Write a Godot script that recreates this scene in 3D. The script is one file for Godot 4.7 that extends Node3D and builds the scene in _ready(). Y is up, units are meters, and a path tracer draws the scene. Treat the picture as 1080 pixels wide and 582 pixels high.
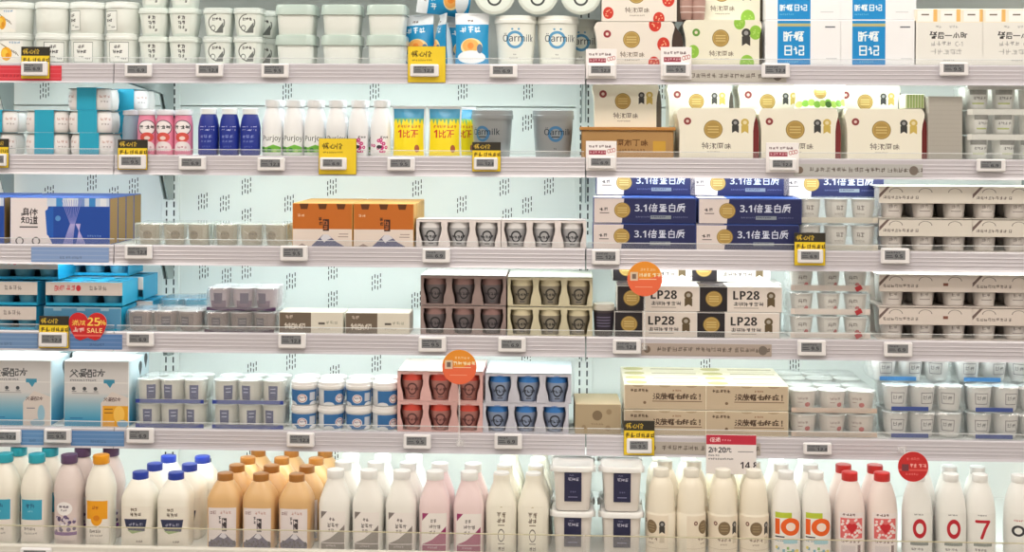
extends Node3D
# A supermarket dairy cooler: three bays of shelves filled with yoghurt and milk.
# World: the plane of the shelf fronts is z = 0, the aisle is towards +z, y is up.

const FOCAL := 1469.0
const CENTRE := Vector2(533.3, 140.0)
const EYE := Vector3(0.0, 1.5, 3.4)
const EXPOSURE := 1.0
const CEILING := 1.5      # each ceiling panel
const LED := 0.12         # each metre of shelf strip
const LEDC := Color(0.97, 1.0, 0.99)
const BACK := -0.52
const SS := 5.0            # texture pixels for each printed unit
var turned: Basis
var RY := [0.0, 0.0, 0.0, 0.0, 0.0, 0.0, 0.0]       # height of each shelf surface
var RP := [0.0, 69.0, 166.6, 262.6, 355.0, 458.0, 587.0]
var ZF := [0.0, -0.014, -0.014, -0.014, -0.014, -0.014, 0.10]
var names := {}
var rng := RandomNumberGenerator.new()
var ts
var fonts := {}
var glyph_pics := {}
var white: StandardMaterial3D
var film: StandardMaterial3D
var frosted: StandardMaterial3D
var flats := {}

func P(px: float, py: float, z: float) -> Vector3:
	var dir := turned * Vector3((px - CENTRE.x) / FOCAL, -(py - CENTRE.y) / FOCAL, -1.0)
	return EYE + dir * ((z - EYE.z) / dir.z)

func setup_view() -> void:
	turned = Basis(Vector3.UP, deg_to_rad(2.6)) * Basis(Vector3.BACK, deg_to_rad(0.27))
	var c := Camera3D.new()
	c.name = "camera"
	add_child(c)
	c.transform = Transform3D(turned, EYE)
	c.projection = Camera3D.PROJECTION_FRUSTUM
	c.near = 0.1
	c.far = 30.0
	c.size = 582.0 / FOCAL * 0.1
	c.frustum_offset = Vector2((540.0 - CENTRE.x) / FOCAL, -(291.0 - CENTRE.y) / FOCAL) * 0.1
	c.current = true
	var w := WorldEnvironment.new()
	w.name = "surroundings"
	var e := Environment.new()
	e.background_mode = Environment.BG_COLOR
	e.background_color = Color(0.02, 0.02, 0.02)
	e.tonemap_mode = Environment.TONE_MAPPER_LINEAR
	e.tonemap_exposure = EXPOSURE
	e.sdfgi_enabled = true
	e.ssao_enabled = true
	e.ssil_enabled = true
	w.environment = e
	add_child(w)
	# the shop's ceiling panels over the aisle
	for px in [-2.0, 0.0, 2.0]:
		for pz in [1.15, 2.9]:
			var t := thing("ceiling_light", "flush white ceiling light panel above the aisle", "light", Vector3(px, 2.985, pz), "ceiling panels above the aisle")
			mi("frame", ring_frame(1.24, 0.64, 0.02, 0.02), flat(Color(0.85, 0.85, 0.85), 0.4), t, Vector3(0, -0.02, 0))
			var pan := mi("diffuser", cbox(1.2, 0.012, 0.6, 0.002), glow(Color(1.0, 0.97, 0.93), 3.0), t, Vector3(0, -0.014, 0))
			pan.cast_shadow = GeometryInstance3D.SHADOW_CASTING_SETTING_ON
			area("panel_light", Vector3(px, 2.955, pz), Vector2(1.2, 0.6), -90.0, CEILING, Color(1.0, 0.965, 0.93))

func area(called: String, at: Vector3, size: Vector2, tilt: float, energy: float, c: Color) -> void:
	var l := AreaLight3D.new()
	l.name = called
	l.area_size = size
	l.light_energy = energy
	l.light_color = c
	l.shadow_enabled = true
	l.area_range = 8.0
	add_child(l, true)
	l.position = at
	l.rotation_degrees.x = tilt

# ---------- nodes

func numbered(called: String) -> String:
	names[called] = names.get(called, -1) + 1
	return called if names[called] == 0 else "%s_%03d" % [called, names[called]]

func tag(o: Node3D, label: String, category: String, group := "") -> Node3D:
	o.set_meta("label", label)
	o.set_meta("category", category)
	if group:
		o.set_meta("group", group)
	elif o.has_meta("group"):
		o.remove_meta("group")
	return o

func thing(called: String, label: String, category: String, at := Vector3.ZERO, group := "") -> Node3D:
	var o := Node3D.new()
	o.name = numbered(called)
	add_child(o)
	o.position = at
	tag(o, label, category, group)
	return o

func mi(called: String, mesh: Mesh, mats, parent: Node, at := Vector3.ZERO) -> MeshInstance3D:
	var o := MeshInstance3D.new()
	o.name = called
	o.mesh = mesh
	o.position = at
	if mats is Array:
		for i in mini(mats.size(), mesh.get_surface_count()):
			o.set_surface_override_material(i, mats[i])
	else:
		for i in mesh.get_surface_count():
			o.set_surface_override_material(i, mats)
	parent.add_child(o, true)
	return o

func structure(called: String, mesh: Mesh, mats, at: Vector3) -> MeshInstance3D:
	var o := mi(called, mesh, mats, self, at)
	o.set_meta("kind", "structure")
	return o

func proto() -> Node3D:
	return Node3D.new()

# puts a product (or a copy of it, once it is used) into the scene
func put(p: Node3D, called: String, category: String, at: Vector3, label: String, group := "", turn := 0.0) -> Node3D:
	var o := p
	if p.is_inside_tree() or p.get_parent():
		o = p.duplicate()
	o.name = numbered(called)
	add_child(o)
	o.position = at
	o.rotation = Vector3(0, turn, 0)
	tag(o, label, category, group)
	return o

# one product on a shelf: px is where its front face is centred
func stand(p: Node3D, called: String, category: String, row: int, px: float, depth: float, label: String, group := "", lift := 0.0, back := 0.0, turn := 0.0) -> Node3D:
	var zf: float = ZF[row] - back
	return put(p, called, category, Vector3(P(px, RP[row] - 20.0, zf).x, RY[row] + 0.0005 + lift, zf - depth / 2.0), label, group, turn)

# ---------- materials

func flat(c: Color, rough := 0.55, spec := 0.5) -> StandardMaterial3D:
	var key := [c, rough, spec]
	if not flats.has(key):
		var m := StandardMaterial3D.new()
		m.albedo_color = c
		m.roughness = rough
		m.metallic_specular = spec
		flats[key] = m
	return flats[key]

func rgb8(r: int, g: int, b: int, rough := 0.55) -> StandardMaterial3D:
	return flat(Color8(r, g, b), rough)

func glow(c: Color, energy: float) -> StandardMaterial3D:
	var m := StandardMaterial3D.new()
	m.albedo_color = c
	m.emission_enabled = true
	m.emission = c
	m.emission_energy_multiplier = energy
	return m

func clear(c: Color, alpha: float, rough: float) -> StandardMaterial3D:
	var m := StandardMaterial3D.new()
	m.albedo_color = Color(c.r, c.g, c.b, alpha)
	m.transparency = BaseMaterial3D.TRANSPARENCY_ALPHA
	m.roughness = rough
	return m

var prints := {}
func printed(im: Image, rough := 0.5) -> StandardMaterial3D:
	if prints.has(im):
		return prints[im]
	var m := StandardMaterial3D.new()
	prints[im] = m
	m.albedo_texture = ImageTexture.create_from_image(im)
	m.roughness = rough
	m.texture_repeat = false
	return m

# ---------- shapes

func begin(smooth := -1) -> SurfaceTool:
	var st := SurfaceTool.new()
	st.begin(Mesh.PRIMITIVE_TRIANGLES)
	st.set_smooth_group(smooth)
	return st

func tri(st: SurfaceTool, a: Vector3, b: Vector3, c: Vector3, ua := Vector2.ZERO, ub := Vector2.ZERO, uc := Vector2.ZERO) -> void:
	# a, b, c run counter-clockwise seen from outside; Godot wants clockwise
	st.set_uv(ua)
	st.add_vertex(a)
	st.set_uv(uc)
	st.add_vertex(c)
	st.set_uv(ub)
	st.add_vertex(b)

func quad(st: SurfaceTool, a: Vector3, b: Vector3, c: Vector3, d: Vector3, ua := Vector2.ZERO, ub := Vector2.ZERO, uc := Vector2.ZERO, ud := Vector2.ZERO) -> void:
	tri(st, a, b, c, ua, ub, uc)
	tri(st, a, c, d, ua, uc, ud)

func quad_out(st: SurfaceTool, a: Vector3, b: Vector3, c: Vector3, d: Vector3, out: Vector3) -> void:
	if (b - a).cross(d - a).dot(out) > 0.0:
		quad(st, a, b, c, d)
	else:
		quad(st, a, d, c, b)

func finish(list: Array) -> ArrayMesh:
	var m := ArrayMesh.new()
	for st in list:
		st.generate_normals()
		st.commit(m)
	return m

var boxes := {}
# a chamfered box standing on y = 0; surface 1 is its front face (+z)
func cbox(w: float, h: float, d: float, bevel := 0.0012) -> ArrayMesh:
	var key := [snappedf(w, 0.0001), snappedf(h, 0.0001), snappedf(d, 0.0001), bevel]
	if boxes.has(key):
		return boxes[key]
	var half := Vector3(w, h, d) / 2.0
	var mid := Vector3(0, half.y, 0)
	var b := minf(bevel, minf(half.x, minf(half.y, half.z)) * 0.6)
	var v := func(s: Vector3, ax: int) -> Vector3:
		var p := s * (half - Vector3(b, b, b))
		p[ax] = s[ax] * half[ax]
		return p + mid
	var st := begin()
	var fr := begin()
	for ax in 3:
		var u := (ax + 1) % 3
		var q := (ax + 2) % 3
		for s in [-1.0, 1.0]:
			var c := []
			for uv in [[-1, -1], [1, -1], [1, 1], [-1, 1]]:
				var k := Vector3.ZERO
				k[ax] = s
				k[u] = uv[0]
				k[q] = uv[1]
				c.append(v.call(k, ax))
			if ax == 2 and s > 0:
				quad(fr, c[0], c[1], c[2], c[3], Vector2(0, 1), Vector2(1, 1), Vector2(1, 0), Vector2(0, 0))
			elif s > 0:
				quad(st, c[0], c[1], c[2], c[3])
			else:
				quad(st, c[0], c[3], c[2], c[1])
		for s1 in [-1.0, 1.0]:
			for s2 in [-1.0, 1.0]:
				var lo := Vector3.ZERO
				lo[ax] = -1.0
				lo[u] = s1
				lo[q] = s2
				var hi := lo
				hi[ax] = 1.0
				var outward := lo
				outward[ax] = 0.0
				quad_out(st, v.call(lo, u), v.call(hi, u), v.call(hi, q), v.call(lo, q), outward)
	for i in 8:
		var s := Vector3(1 if i & 1 else -1, 1 if i & 2 else -1, 1 if i & 4 else -1)
		if s.x * s.y * s.z > 0:
			tri(st, v.call(s, 0), v.call(s, 1), v.call(s, 2))
		else:
			tri(st, v.call(s, 0), v.call(s, 2), v.call(s, 1))
	boxes[key] = finish([st, fr])
	return boxes[key]

# a thin rectangular ring lying flat
func ring_frame(w: float, d: float, h: float, t: float) -> ArrayMesh:
	var st := begin()
	for s in [-1.0, 1.0]:
		add_box(st, Vector3(-w / 2, 0, s * (d / 2 - t / 2) - t / 2), Vector3(w / 2, h, s * (d / 2 - t / 2) + t / 2))
		add_box(st, Vector3(s * (w / 2 - t / 2) - t / 2, 0, -d / 2 + t), Vector3(s * (w / 2 - t / 2) + t / 2, h, d / 2 - t))
	return finish([st])

func add_box(st: SurfaceTool, lo: Vector3, hi: Vector3) -> void:
	var p := func(i: int) -> Vector3:
		return Vector3(hi.x if i & 1 else lo.x, hi.y if i & 2 else lo.y, hi.z if i & 4 else lo.z)
	for f in [[0, 2, 3, 1, Vector3(0, 0, -1)], [4, 5, 7, 6, Vector3(0, 0, 1)], [0, 1, 5, 4, Vector3(0, -1, 0)], [2, 6, 7, 3, Vector3(0, 1, 0)], [0, 4, 6, 2, Vector3(-1, 0, 0)], [1, 3, 7, 5, Vector3(1, 0, 0)]]:
		quad_out(st, p.call(f[0]), p.call(f[1]), p.call(f[2]), p.call(f[3]), f[4])

func squircle(a: float, n: float) -> float:
	return 1.0 if n <= 2.0 else 1.0 / pow(pow(absf(sin(a)), n) + pow(absf(cos(a)), n), 1.0 / n)

# a body turned round the y axis; n > 2 squares its plan; ribs > 0 flutes it (caps)
func lathe(prof: Array, seg := 28, n := 2.0, ribs := 0, wob := 0.0, deep := 1.0, neck := 0.0) -> ArrayMesh:
	var st := begin(0)
	var widest := 0.0
	for e in prof:
		widest = maxf(widest, e.x)
	var at := func(i: int, k: int) -> Vector3:
		var a := TAU * float(k % seg) / seg
		# a squared bottle grows round towards its neck
		var sq := n if neck == 0.0 or prof[i].y < prof[prof.size() - 1].y * 0.3 else lerpf(2.0, n, clampf((prof[i].x - neck * 1.1) / (widest - neck * 1.1), 0.0, 1.0))
		var r: float = prof[i].x * squircle(a, sq)
		if ribs and prof[i].x > 0.0 and i > 0 and i < prof.size() - 1:
			r *= 1.0 - (0.025 if (k % 2) else 0.0)
		if wob > 0.0:
			r += wob * (sin(a * 5.0 + i * 2.1) * sin(a * 3.0 - i * 1.3) + 0.7 * sin((k % seg) * 2.9 + i * 4.7))
		return Vector3(sin(a) * r, prof[i].y, cos(a) * r * deep)
	var group := 0
	for i in prof.size() - 1:
		if i > 0:
			var d0: Vector2 = (prof[i] - prof[i - 1]).normalized()
			var d1: Vector2 = (prof[i + 1] - prof[i]).normalized()
			if d0.dot(d1) < 0.72:
				group += 1
		st.set_smooth_group(group)
		for k in seg:
			var a: Vector3 = at.call(i, k)
			var b: Vector3 = at.call(i, k + 1)
			var c: Vector3 = at.call(i + 1, k + 1)
			var d: Vector3 = at.call(i + 1, k)
			if prof[i].x < 0.00001:
				tri(st, a, c, d)
			elif prof[i + 1].x < 0.00001:
				tri(st, a, b, d)
			else:
				quad(st, a, b, c, d)
	return finish([st])

func radius_at(prof: Array, y: float) -> float:
	var best := 0.0
	for i in prof.size() - 1:
		var lo: float = minf(prof[i].y, prof[i + 1].y)
		var hi: float = maxf(prof[i].y, prof[i + 1].y)
		if y >= lo and y <= hi and hi - lo > 0.00001:
			best = maxf(best, lerpf(prof[i].x, prof[i + 1].x, (y - prof[i].y) / (prof[i + 1].y - prof[i].y)))
	return best

# a label following a turned body: from angle -half to +half about the front
func wrap_label(prof: Array, y0: float, y1: float, half: float, n := 2.0, seg := 14, off := 0.0004, deep := 1.0) -> ArrayMesh:
	var st := begin(0)
	var rows := 5
	var at := func(i: int, k: int) -> Vector3:
		var a := lerpf(-half, half, float(k) / seg)
		var y := lerpf(y0, y1, float(i) / rows)
		var r := radius_at(prof, y) * squircle(a, n) + off
		return Vector3(sin(a) * r, y, cos(a) * r * deep)
	for i in rows:
		for k in seg:
			var u0 := float(k) / seg
			var u1 := float(k + 1) / seg
			var v0 := 1.0 - float(i) / rows
			var v1 := 1.0 - float(i + 1) / rows
			quad(st, at.call(i, k), at.call(i, k + 1), at.call(i + 1, k + 1), at.call(i + 1, k), Vector2(u0, v0), Vector2(u1, v0), Vector2(u1, v1), Vector2(u0, v1))
	return finish([st])

# a flat outline given thickness; surface 1 is its front
func extrude(poly: PackedVector2Array, d: float) -> ArrayMesh:
	var st := begin()
	var fr := begin()
	var lo := poly[0]
	var hi := poly[0]
	var area2 := 0.0
	for i in poly.size():
		lo = lo.min(poly[i])
		hi = hi.max(poly[i])
		var q := poly[(i + 1) % poly.size()]
		area2 += poly[i].x * q.y - q.x * poly[i].y
	if area2 < 0.0:
		poly.reverse()
	var idx := Geometry2D.triangulate_polygon(poly)
	var uv := func(p: Vector2) -> Vector2: return Vector2((p.x - lo.x) / (hi.x - lo.x), 1.0 - (p.y - lo.y) / (hi.y - lo.y))
	for t in range(0, idx.size(), 3):
		var a := poly[idx[t]]
		var b := poly[idx[t + 1]]
		var c := poly[idx[t + 2]]
		if (b - a).cross(c - a) < 0.0:
			var k := b
			b = c
			c = k
		tri(fr, Vector3(a.x, a.y, d / 2), Vector3(b.x, b.y, d / 2), Vector3(c.x, c.y, d / 2), uv.call(a), uv.call(b), uv.call(c))
		tri(st, Vector3(a.x, a.y, -d / 2), Vector3(c.x, c.y, -d / 2), Vector3(b.x, b.y, -d / 2))
	for i in poly.size():
		var a := poly[i]
		var b := poly[(i + 1) % poly.size()]
		quad(st, Vector3(a.x, a.y, d / 2), Vector3(a.x, a.y, -d / 2), Vector3(b.x, b.y, -d / 2), Vector3(b.x, b.y, d / 2))
	return finish([st, fr])

func disc_outline(r: float, n := 40) -> PackedVector2Array:
	var o := PackedVector2Array()
	for i in n:
		o.append(Vector2(cos(TAU * i / n), sin(TAU * i / n)) * r)
	return o

func rounded(w: float, h: float, r: float, y0 := 0.0) -> PackedVector2Array:
	var o := PackedVector2Array()
	for c in [[1, 1, 0.0], [-1, 1, 90.0], [-1, -1, 180.0], [1, -1, 270.0]]:
		for k in 5:
			var a := deg_to_rad(c[2] + k * 22.5)
			o.append(Vector2(c[0] * (w / 2 - r) + cos(a) * r, y0 + h / 2 + c[1] * (h / 2 - r) + sin(a) * r))
	return o

# a soft filled bag standing up: sealed flat at the top, fat at the bottom; surface 1 is its front
func bag(w: float, h: float, t: float) -> ArrayMesh:
	var st := begin(0)
	var fr := begin(0)
	var nu := 12
	var nv := 14
	var at := func(i: int, k: int, side: float) -> Vector3:
		var u := float(k) / nu
		var v := float(i) / nv
		var fat := pow(maxf(0.0, sin(PI * u)), 0.6) * (0.0 if v > 0.9 else pow(maxf(0.0, 1.0 - v / 0.9), 0.55))
		var wide := w / 2 * (1.0 - 0.05 * sin(PI * minf(v / 0.9, 1.0)))
		var z := side * (t / 2 * fat + 0.0006) + 0.0015 * sin(u * 11.0 + v * 5.0) * (1.0 - fat)
		return Vector3((u * 2.0 - 1.0) * wide, v * h, z)
	for i in nv:
		for k in nu:
			var u0 := float(k) / nu
			var u1 := float(k + 1) / nu
			var v0 := 1.0 - float(i) / nv
			var v1 := 1.0 - float(i + 1) / nv
			quad(fr, at.call(i, k, 1.0), at.call(i, k + 1, 1.0), at.call(i + 1, k + 1, 1.0), at.call(i + 1, k, 1.0), Vector2(u0, v0), Vector2(u1, v0), Vector2(u1, v1), Vector2(u0, v1))
			quad(st, at.call(i, k + 1, -1.0), at.call(i, k, -1.0), at.call(i + 1, k, -1.0), at.call(i + 1, k + 1, -1.0))
	for k in nu:
		quad(st, at.call(0, k, -1.0), at.call(0, k + 1, -1.0), at.call(0, k + 1, 1.0), at.call(0, k, 1.0))
	return finish([st, fr])

# shrink film drawn tight round a pack: a squared, slightly crumpled skin
func skin(w: float, h: float, d: float) -> ArrayMesh:
	var prof := [Vector2(0, -0.0), Vector2(w / 2 * 0.96, 0.0), Vector2(w / 2, 0.006)]
	for i in 5:
		prof.append(Vector2(w / 2 * (1.0 - 0.006 * (i % 2)), 0.006 + (h - 0.012) * (i + 1) / 5.0))
	prof.append(Vector2(w / 2 * 0.95, h - 0.001))
	prof.append(Vector2(0, h))
	return lathe(prof, 44, 12.0, 0, 0.0014, d / w)

# ---------- printing: labels and fronts are drawn stroke by stroke

const G := {
	"日": "2181892921 2585", "记": "1223 042428 2837 519195 9555 555999 9997", "断": "1119 1949 3138 1545 2233 4233 8152 5248 5494 7479",
	"糖": "2128 0444 1223 3222 2406 2436 4191 4138 5383 5686 7278 8356 5787895957", "餐": "1030 2013 3014 5191 9064 6294 5404 5494 3777793937 3878 5696",
	"后": "8121 2119 2393 3686893936", "一": "0595", "小": "515847 3318 7398", "时": "1141471711 1444 5393 737868 5566",
	"吃": "1333381813 6043 5292 5585 8558 589897", "也": "0594 9487 5157 3238 3898 9896", "好": "2106 0637 3118 0344 5282 8264 6468 6857 4595",
	"没": "1122 0425 0927 5154 5181 8184 8494 4686 8649 5599", "蔗": "0292 3033 6063 1494 1409 3595 4547 7577 4777 2939 4849 6869 8899",
	"倍": "2106 1419 6062 4292 5365 8375 3595 4787894947", "蛋": "2181 5155 5383 3224 2495 3676783836 5559 1989 7899", "白": "5042 2282892922 2585",
	"质": "8021 2109 2393 5254 3484 3437 8487 5529 6789", "身": "5041 3181 3137 8189 3383 3585 0797 8709", "体": "2106 1419 6169 3393 6336 6396 5777",
	"知": "2103 1242 0444 2226 2608 2648 6292986862", "道": "1122 0424 2427 0919 1828 2999 5062 8072 4292 6253 5383885853 5585 5686", "父": "3113 6193 7309 3399",
	"爱": "8021 2233 4253 8163 0594 0506 9496 2686 5618 4789 7729", "配": "0141 0343490903 1113 3133 0646 6191 9194 6494 6468 6898 9896", "方": "5052 0393 4318 4575 7568 6857",
	"特": "2003 0343 2029 0645 7074 5292 4494 4696 8489 8978 5767", "浓": "1122 0425 0927 4292 4154 9293 6346 6159 5967 6493 6599",
	"原": "1191 1108 5142 3282863632 3484 5658 5847 3728 7788", "味": "1333381813 6169 4383 4595 6448 6598", "惊": "2129 0306 3336 7071 4191 5373766653 7379 5548 7598",
	"心": "1517 3438 3878 7876 5254 8396", "价": "2106 1419 6143 6194 5559 7479", "件": "2106 1419 5143 4393 3696 6169", "元": "2171 0393 4309 6368 6899 9997",
	"比": "1119 1444 1947 6169 9255 6999 9997", "不": "0191 5129 5159 5595", "纯": "3103 0333 3306 0636 0948 6169 4383 4446 8486 6999",
	"酸": "0141 0343490903 1113 3133 0646 7153 5383 6456 8496 7558 6699", "奶": "2106 0637 3118 0344 4191 6149 9173 9387", "满": "1122 0425 0927 3292 5053 8083 3494 3439 9499 6269 4678",
	"减": "1122 0918 3292 3209 4474 4676684846 7188 8899 8375", "促": "2106 1419 4181844441 6469 6696 4649 4999", "布": "0292 4109 3484 3438 8488 5359",
	"丁": "0191 515948", "鲜": "3012 2131 1343464613 1444 2346 0838 5062 8072 5292 5595 4898 7279",
}

func sheet(w: float, h: float, c: Color) -> Image:
	var im := Image.create(int(w * SS), int(h * SS), false, Image.FORMAT_RGBA8)
	im.fill(c)
	return im

func rect(im: Image, x: float, y: float, w: float, h: float, c: Color) -> void:
	im.fill_rect(Rect2i(roundi(x * SS), roundi(y * SS), maxi(1, roundi(w * SS)), maxi(1, roundi(h * SS))), c)

func dot(im: Image, x: int, y: int, c: Color, a: float) -> void:
	if a > 0.0 and x >= 0 and y >= 0 and x < im.get_width() and y < im.get_height():
		im.set_pixel(x, y, im.get_pixel(x, y).lerp(c, minf(a, 1.0)))

func line(im: Image, a: Vector2, b: Vector2, wide: float, c: Color) -> void:
	a *= SS
	b *= SS
	var r := wide * SS / 2.0
	for y in range(floori(minf(a.y, b.y) - r - 1), ceili(maxf(a.y, b.y) + r + 1)):
		for x in range(floori(minf(a.x, b.x) - r - 1), ceili(maxf(a.x, b.x) + r + 1)):
			var p := Vector2(x + 0.5, y + 0.5)
			var q := a if a == b else Geometry2D.get_closest_point_to_segment(p, a, b)
			dot(im, x, y, c, r + 0.5 - p.distance_to(q))

func disc(im: Image, x: float, y: float, r: float, c: Color, ry := 0.0, hole := 0.0) -> void:
	if ry == 0.0:
		ry = r
	for j in range(floori((y - ry) * SS) - 1, ceili((y + ry) * SS) + 1):
		for i in range(floori((x - r) * SS) - 1, ceili((x + r) * SS) + 1):
			var d := Vector2((i + 0.5) / SS - x, ((j + 0.5) / SS - y) * r / ry).length()
			var a := (r - d) * SS + 0.5
			if hole > 0.0:
				a = minf(a, (d - hole) * SS + 0.5)
			dot(im, i, j, c, a)

func area_fill(im: Image, pts: Array, c: Color) -> void:
	var poly := PackedVector2Array(pts)
	var lo := poly[0]
	var hi := poly[0]
	for p in poly:
		lo = lo.min(p)
		hi = hi.max(p)
	for j in range(floori(lo.y * SS), ceili(hi.y * SS)):
		for i in range(floori(lo.x * SS), ceili(hi.x * SS)):
			if Geometry2D.is_point_in_polygon(Vector2(i + 0.5, j + 0.5) / SS, poly):
				dot(im, i, j, c, 1.0)

func glyph(ch: String, size: int, face: String, weight: int) -> Array:
	var key := [ch, size, face, weight]
	if glyph_pics.has(key):
		return glyph_pics[key]
	var fk := [face, weight]
	if not fonts.has(fk):
		var f := SystemFont.new()
		f.font_names = PackedStringArray([face])
		f.font_weight = weight
		fonts[fk] = f
	if ts == null:
		ts = TextServerManager.get_primary_interface()
	var rid: RID = fonts[fk].get_rids()[0]
	var sz := Vector2i(size, 0)
	var g: int = ts.font_get_glyph_index(rid, size, ch.unicode_at(0), 0)
	ts.font_render_glyph(rid, sz, g)
	var ti: int = ts.font_get_glyph_texture_idx(rid, sz, g)
	var pic: Image = null
	if ti >= 0:
		pic = ts.font_get_texture_image(rid, sz, ti).get_region(Rect2i(ts.font_get_glyph_uv_rect(rid, sz, g)))
	glyph_pics[key] = [pic, ts.font_get_glyph_offset(rid, sz, g), ts.font_get_glyph_advance(rid, size, g)]
	return glyph_pics[key]

# writes s with its top left at x, y and capitals (or characters) h high; "~" writes a small unreadable character
func say(im: Image, s: String, x: float, y: float, h: float, c: Color, weight := 700, wide := 0.0, face := "Droid Sans") -> float:
	for ch in s:
		if G.has(ch) or ch == "~":
			var strokes: PackedStringArray
			if ch == "~":
				for k in 7:
					var a := rng.randi_range(0, 3)
					var b := rng.randi_range(1, 8)
					strokes.append("%d%d%d%d" % ([a, b, a + 6, b] if k % 2 else [b, a, b, a + 6]))
			else:
				strokes = G[ch].split(" ")
			var sw := wide if wide > 0.0 else h * (0.115 if weight > 500 else 0.075)
			for s2 in strokes:
				for k in range(0, s2.length() - 3, 2):
					var a := Vector2(s2[k].to_int(), s2[k + 1].to_int()) / 9.0 * h * 0.94
					var b := Vector2(s2[k + 2].to_int(), s2[k + 3].to_int()) / 9.0 * h * 0.94
					line(im, Vector2(x, y) + a, Vector2(x, y) + b, sw, c)
			x += h * 1.1
		elif ch == " ":
			x += h * 0.35
		else:
			var size := maxi(6, roundi(h * SS / 0.714))
			var g := glyph(ch, size, face, weight)
			if g[0]:
				var at := Vector2i(roundi(x * SS + g[1].x), roundi((y + h) * SS + g[1].y))
				for j in g[0].get_height():
					for i in g[0].get_width():
						dot(im, at.x + i, at.y + j, c, g[0].get_pixel(i, j).a)
			x += g[2].x / SS
	return x

func scrub(im: Image, x: float, y: float, n: int, h: float, c: Color) -> void:
	var s := ""
	for k in n:
		s += "~"
	say(im, s, x, y, h, c, 400)

# a patch of small round blotches, for fruit and flowers
func blot(im: Image, x: float, y: float, r: float, c: Color, d: Color) -> void:
	disc(im, x, y, r, c, r * 1.15)
	for k in 7:
		disc(im, x + rng.randf_range(-0.6, 0.6) * r, y + rng.randf_range(-0.6, 0.6) * r, r * 0.12, d)

func medal(im: Image, x: float, y: float, r: float) -> void:
	disc(im, x, y, r, Color8(150, 122, 62))
	disc(im, x, y, r * 0.9, Color8(196, 166, 96))
	disc(im, x, y, r * 0.8, Color8(176, 145, 78))
	for k in 3:
		line(im, Vector2(x - r * 0.55, y - r * 0.3 + k * r * 0.3), Vector2(x + r * 0.55, y - r * 0.3 + k * r * 0.3), r * 0.12, Color8(214, 190, 126))

func badge(im: Image, x: float, y: float, h: float, c: Color) -> void:
	disc(im, x, y + h * 0.25, h * 0.26, c)
	disc(im, x, y + h * 0.25, h * 0.13, c.lightened(0.5))
	area_fill(im, [Vector2(x - h * 0.24, y + h * 0.45), Vector2(x + h * 0.24, y + h * 0.45), Vector2(x + h * 0.24, y + h), Vector2(x, y + h * 0.85), Vector2(x - h * 0.24, y + h)], c)

# ---------- the cooler

const BAYS := [[-70.0, 121.0], [122.0, 617.0], [618.5, 1150.0]]

func rail_shape(w: float) -> ArrayMesh:
	# a ribbed price rail, leaning back a little; the profile runs from top to bottom
	var pts := [Vector2(-0.004, 0.003), Vector2(0.008, 0.003), Vector2(0.010, 0.0), Vector2(0.010, -0.003)]
	for k in 4:
		var y := -0.005 - k * 0.009
		pts.append_array([Vector2(0.0098, y), Vector2(0.0098, y - 0.005), Vector2(0.0105, y - 0.0062), Vector2(0.0105, y - 0.008)])
	pts.append_array([Vector2(0.012, -0.0425), Vector2(0.014, -0.046), Vector2(-0.004, -0.046)])
	var st := begin()
	for i in pts.size() - 1:
		var a: Vector2 = pts[i]
		var b: Vector2 = pts[i + 1]
		quad(st, Vector3(-w / 2, b.y, b.x), Vector3(w / 2, b.y, b.x), Vector3(w / 2, a.y, a.x), Vector3(-w / 2, a.y, a.x))
	for s in [-1.0, 1.0]:
		quad_out(st, Vector3(s * w / 2, 0.003, -0.004), Vector3(s * w / 2, 0.003, 0.008), Vector3(s * w / 2, -0.046, 0.012), Vector3(s * w / 2, -0.046, -0.004), Vector3(s, 0, 0))
	return finish([st])

func bracket_shape() -> ArrayMesh:
	var poly := PackedVector2Array([Vector2(0.0, 0.0), Vector2(0.46, 0.0), Vector2(0.46, -0.018), Vector2(0.10, -0.044), Vector2(0.055, -0.11), Vector2(0.0, -0.115)])
	return extrude(poly, 0.003)

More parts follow.
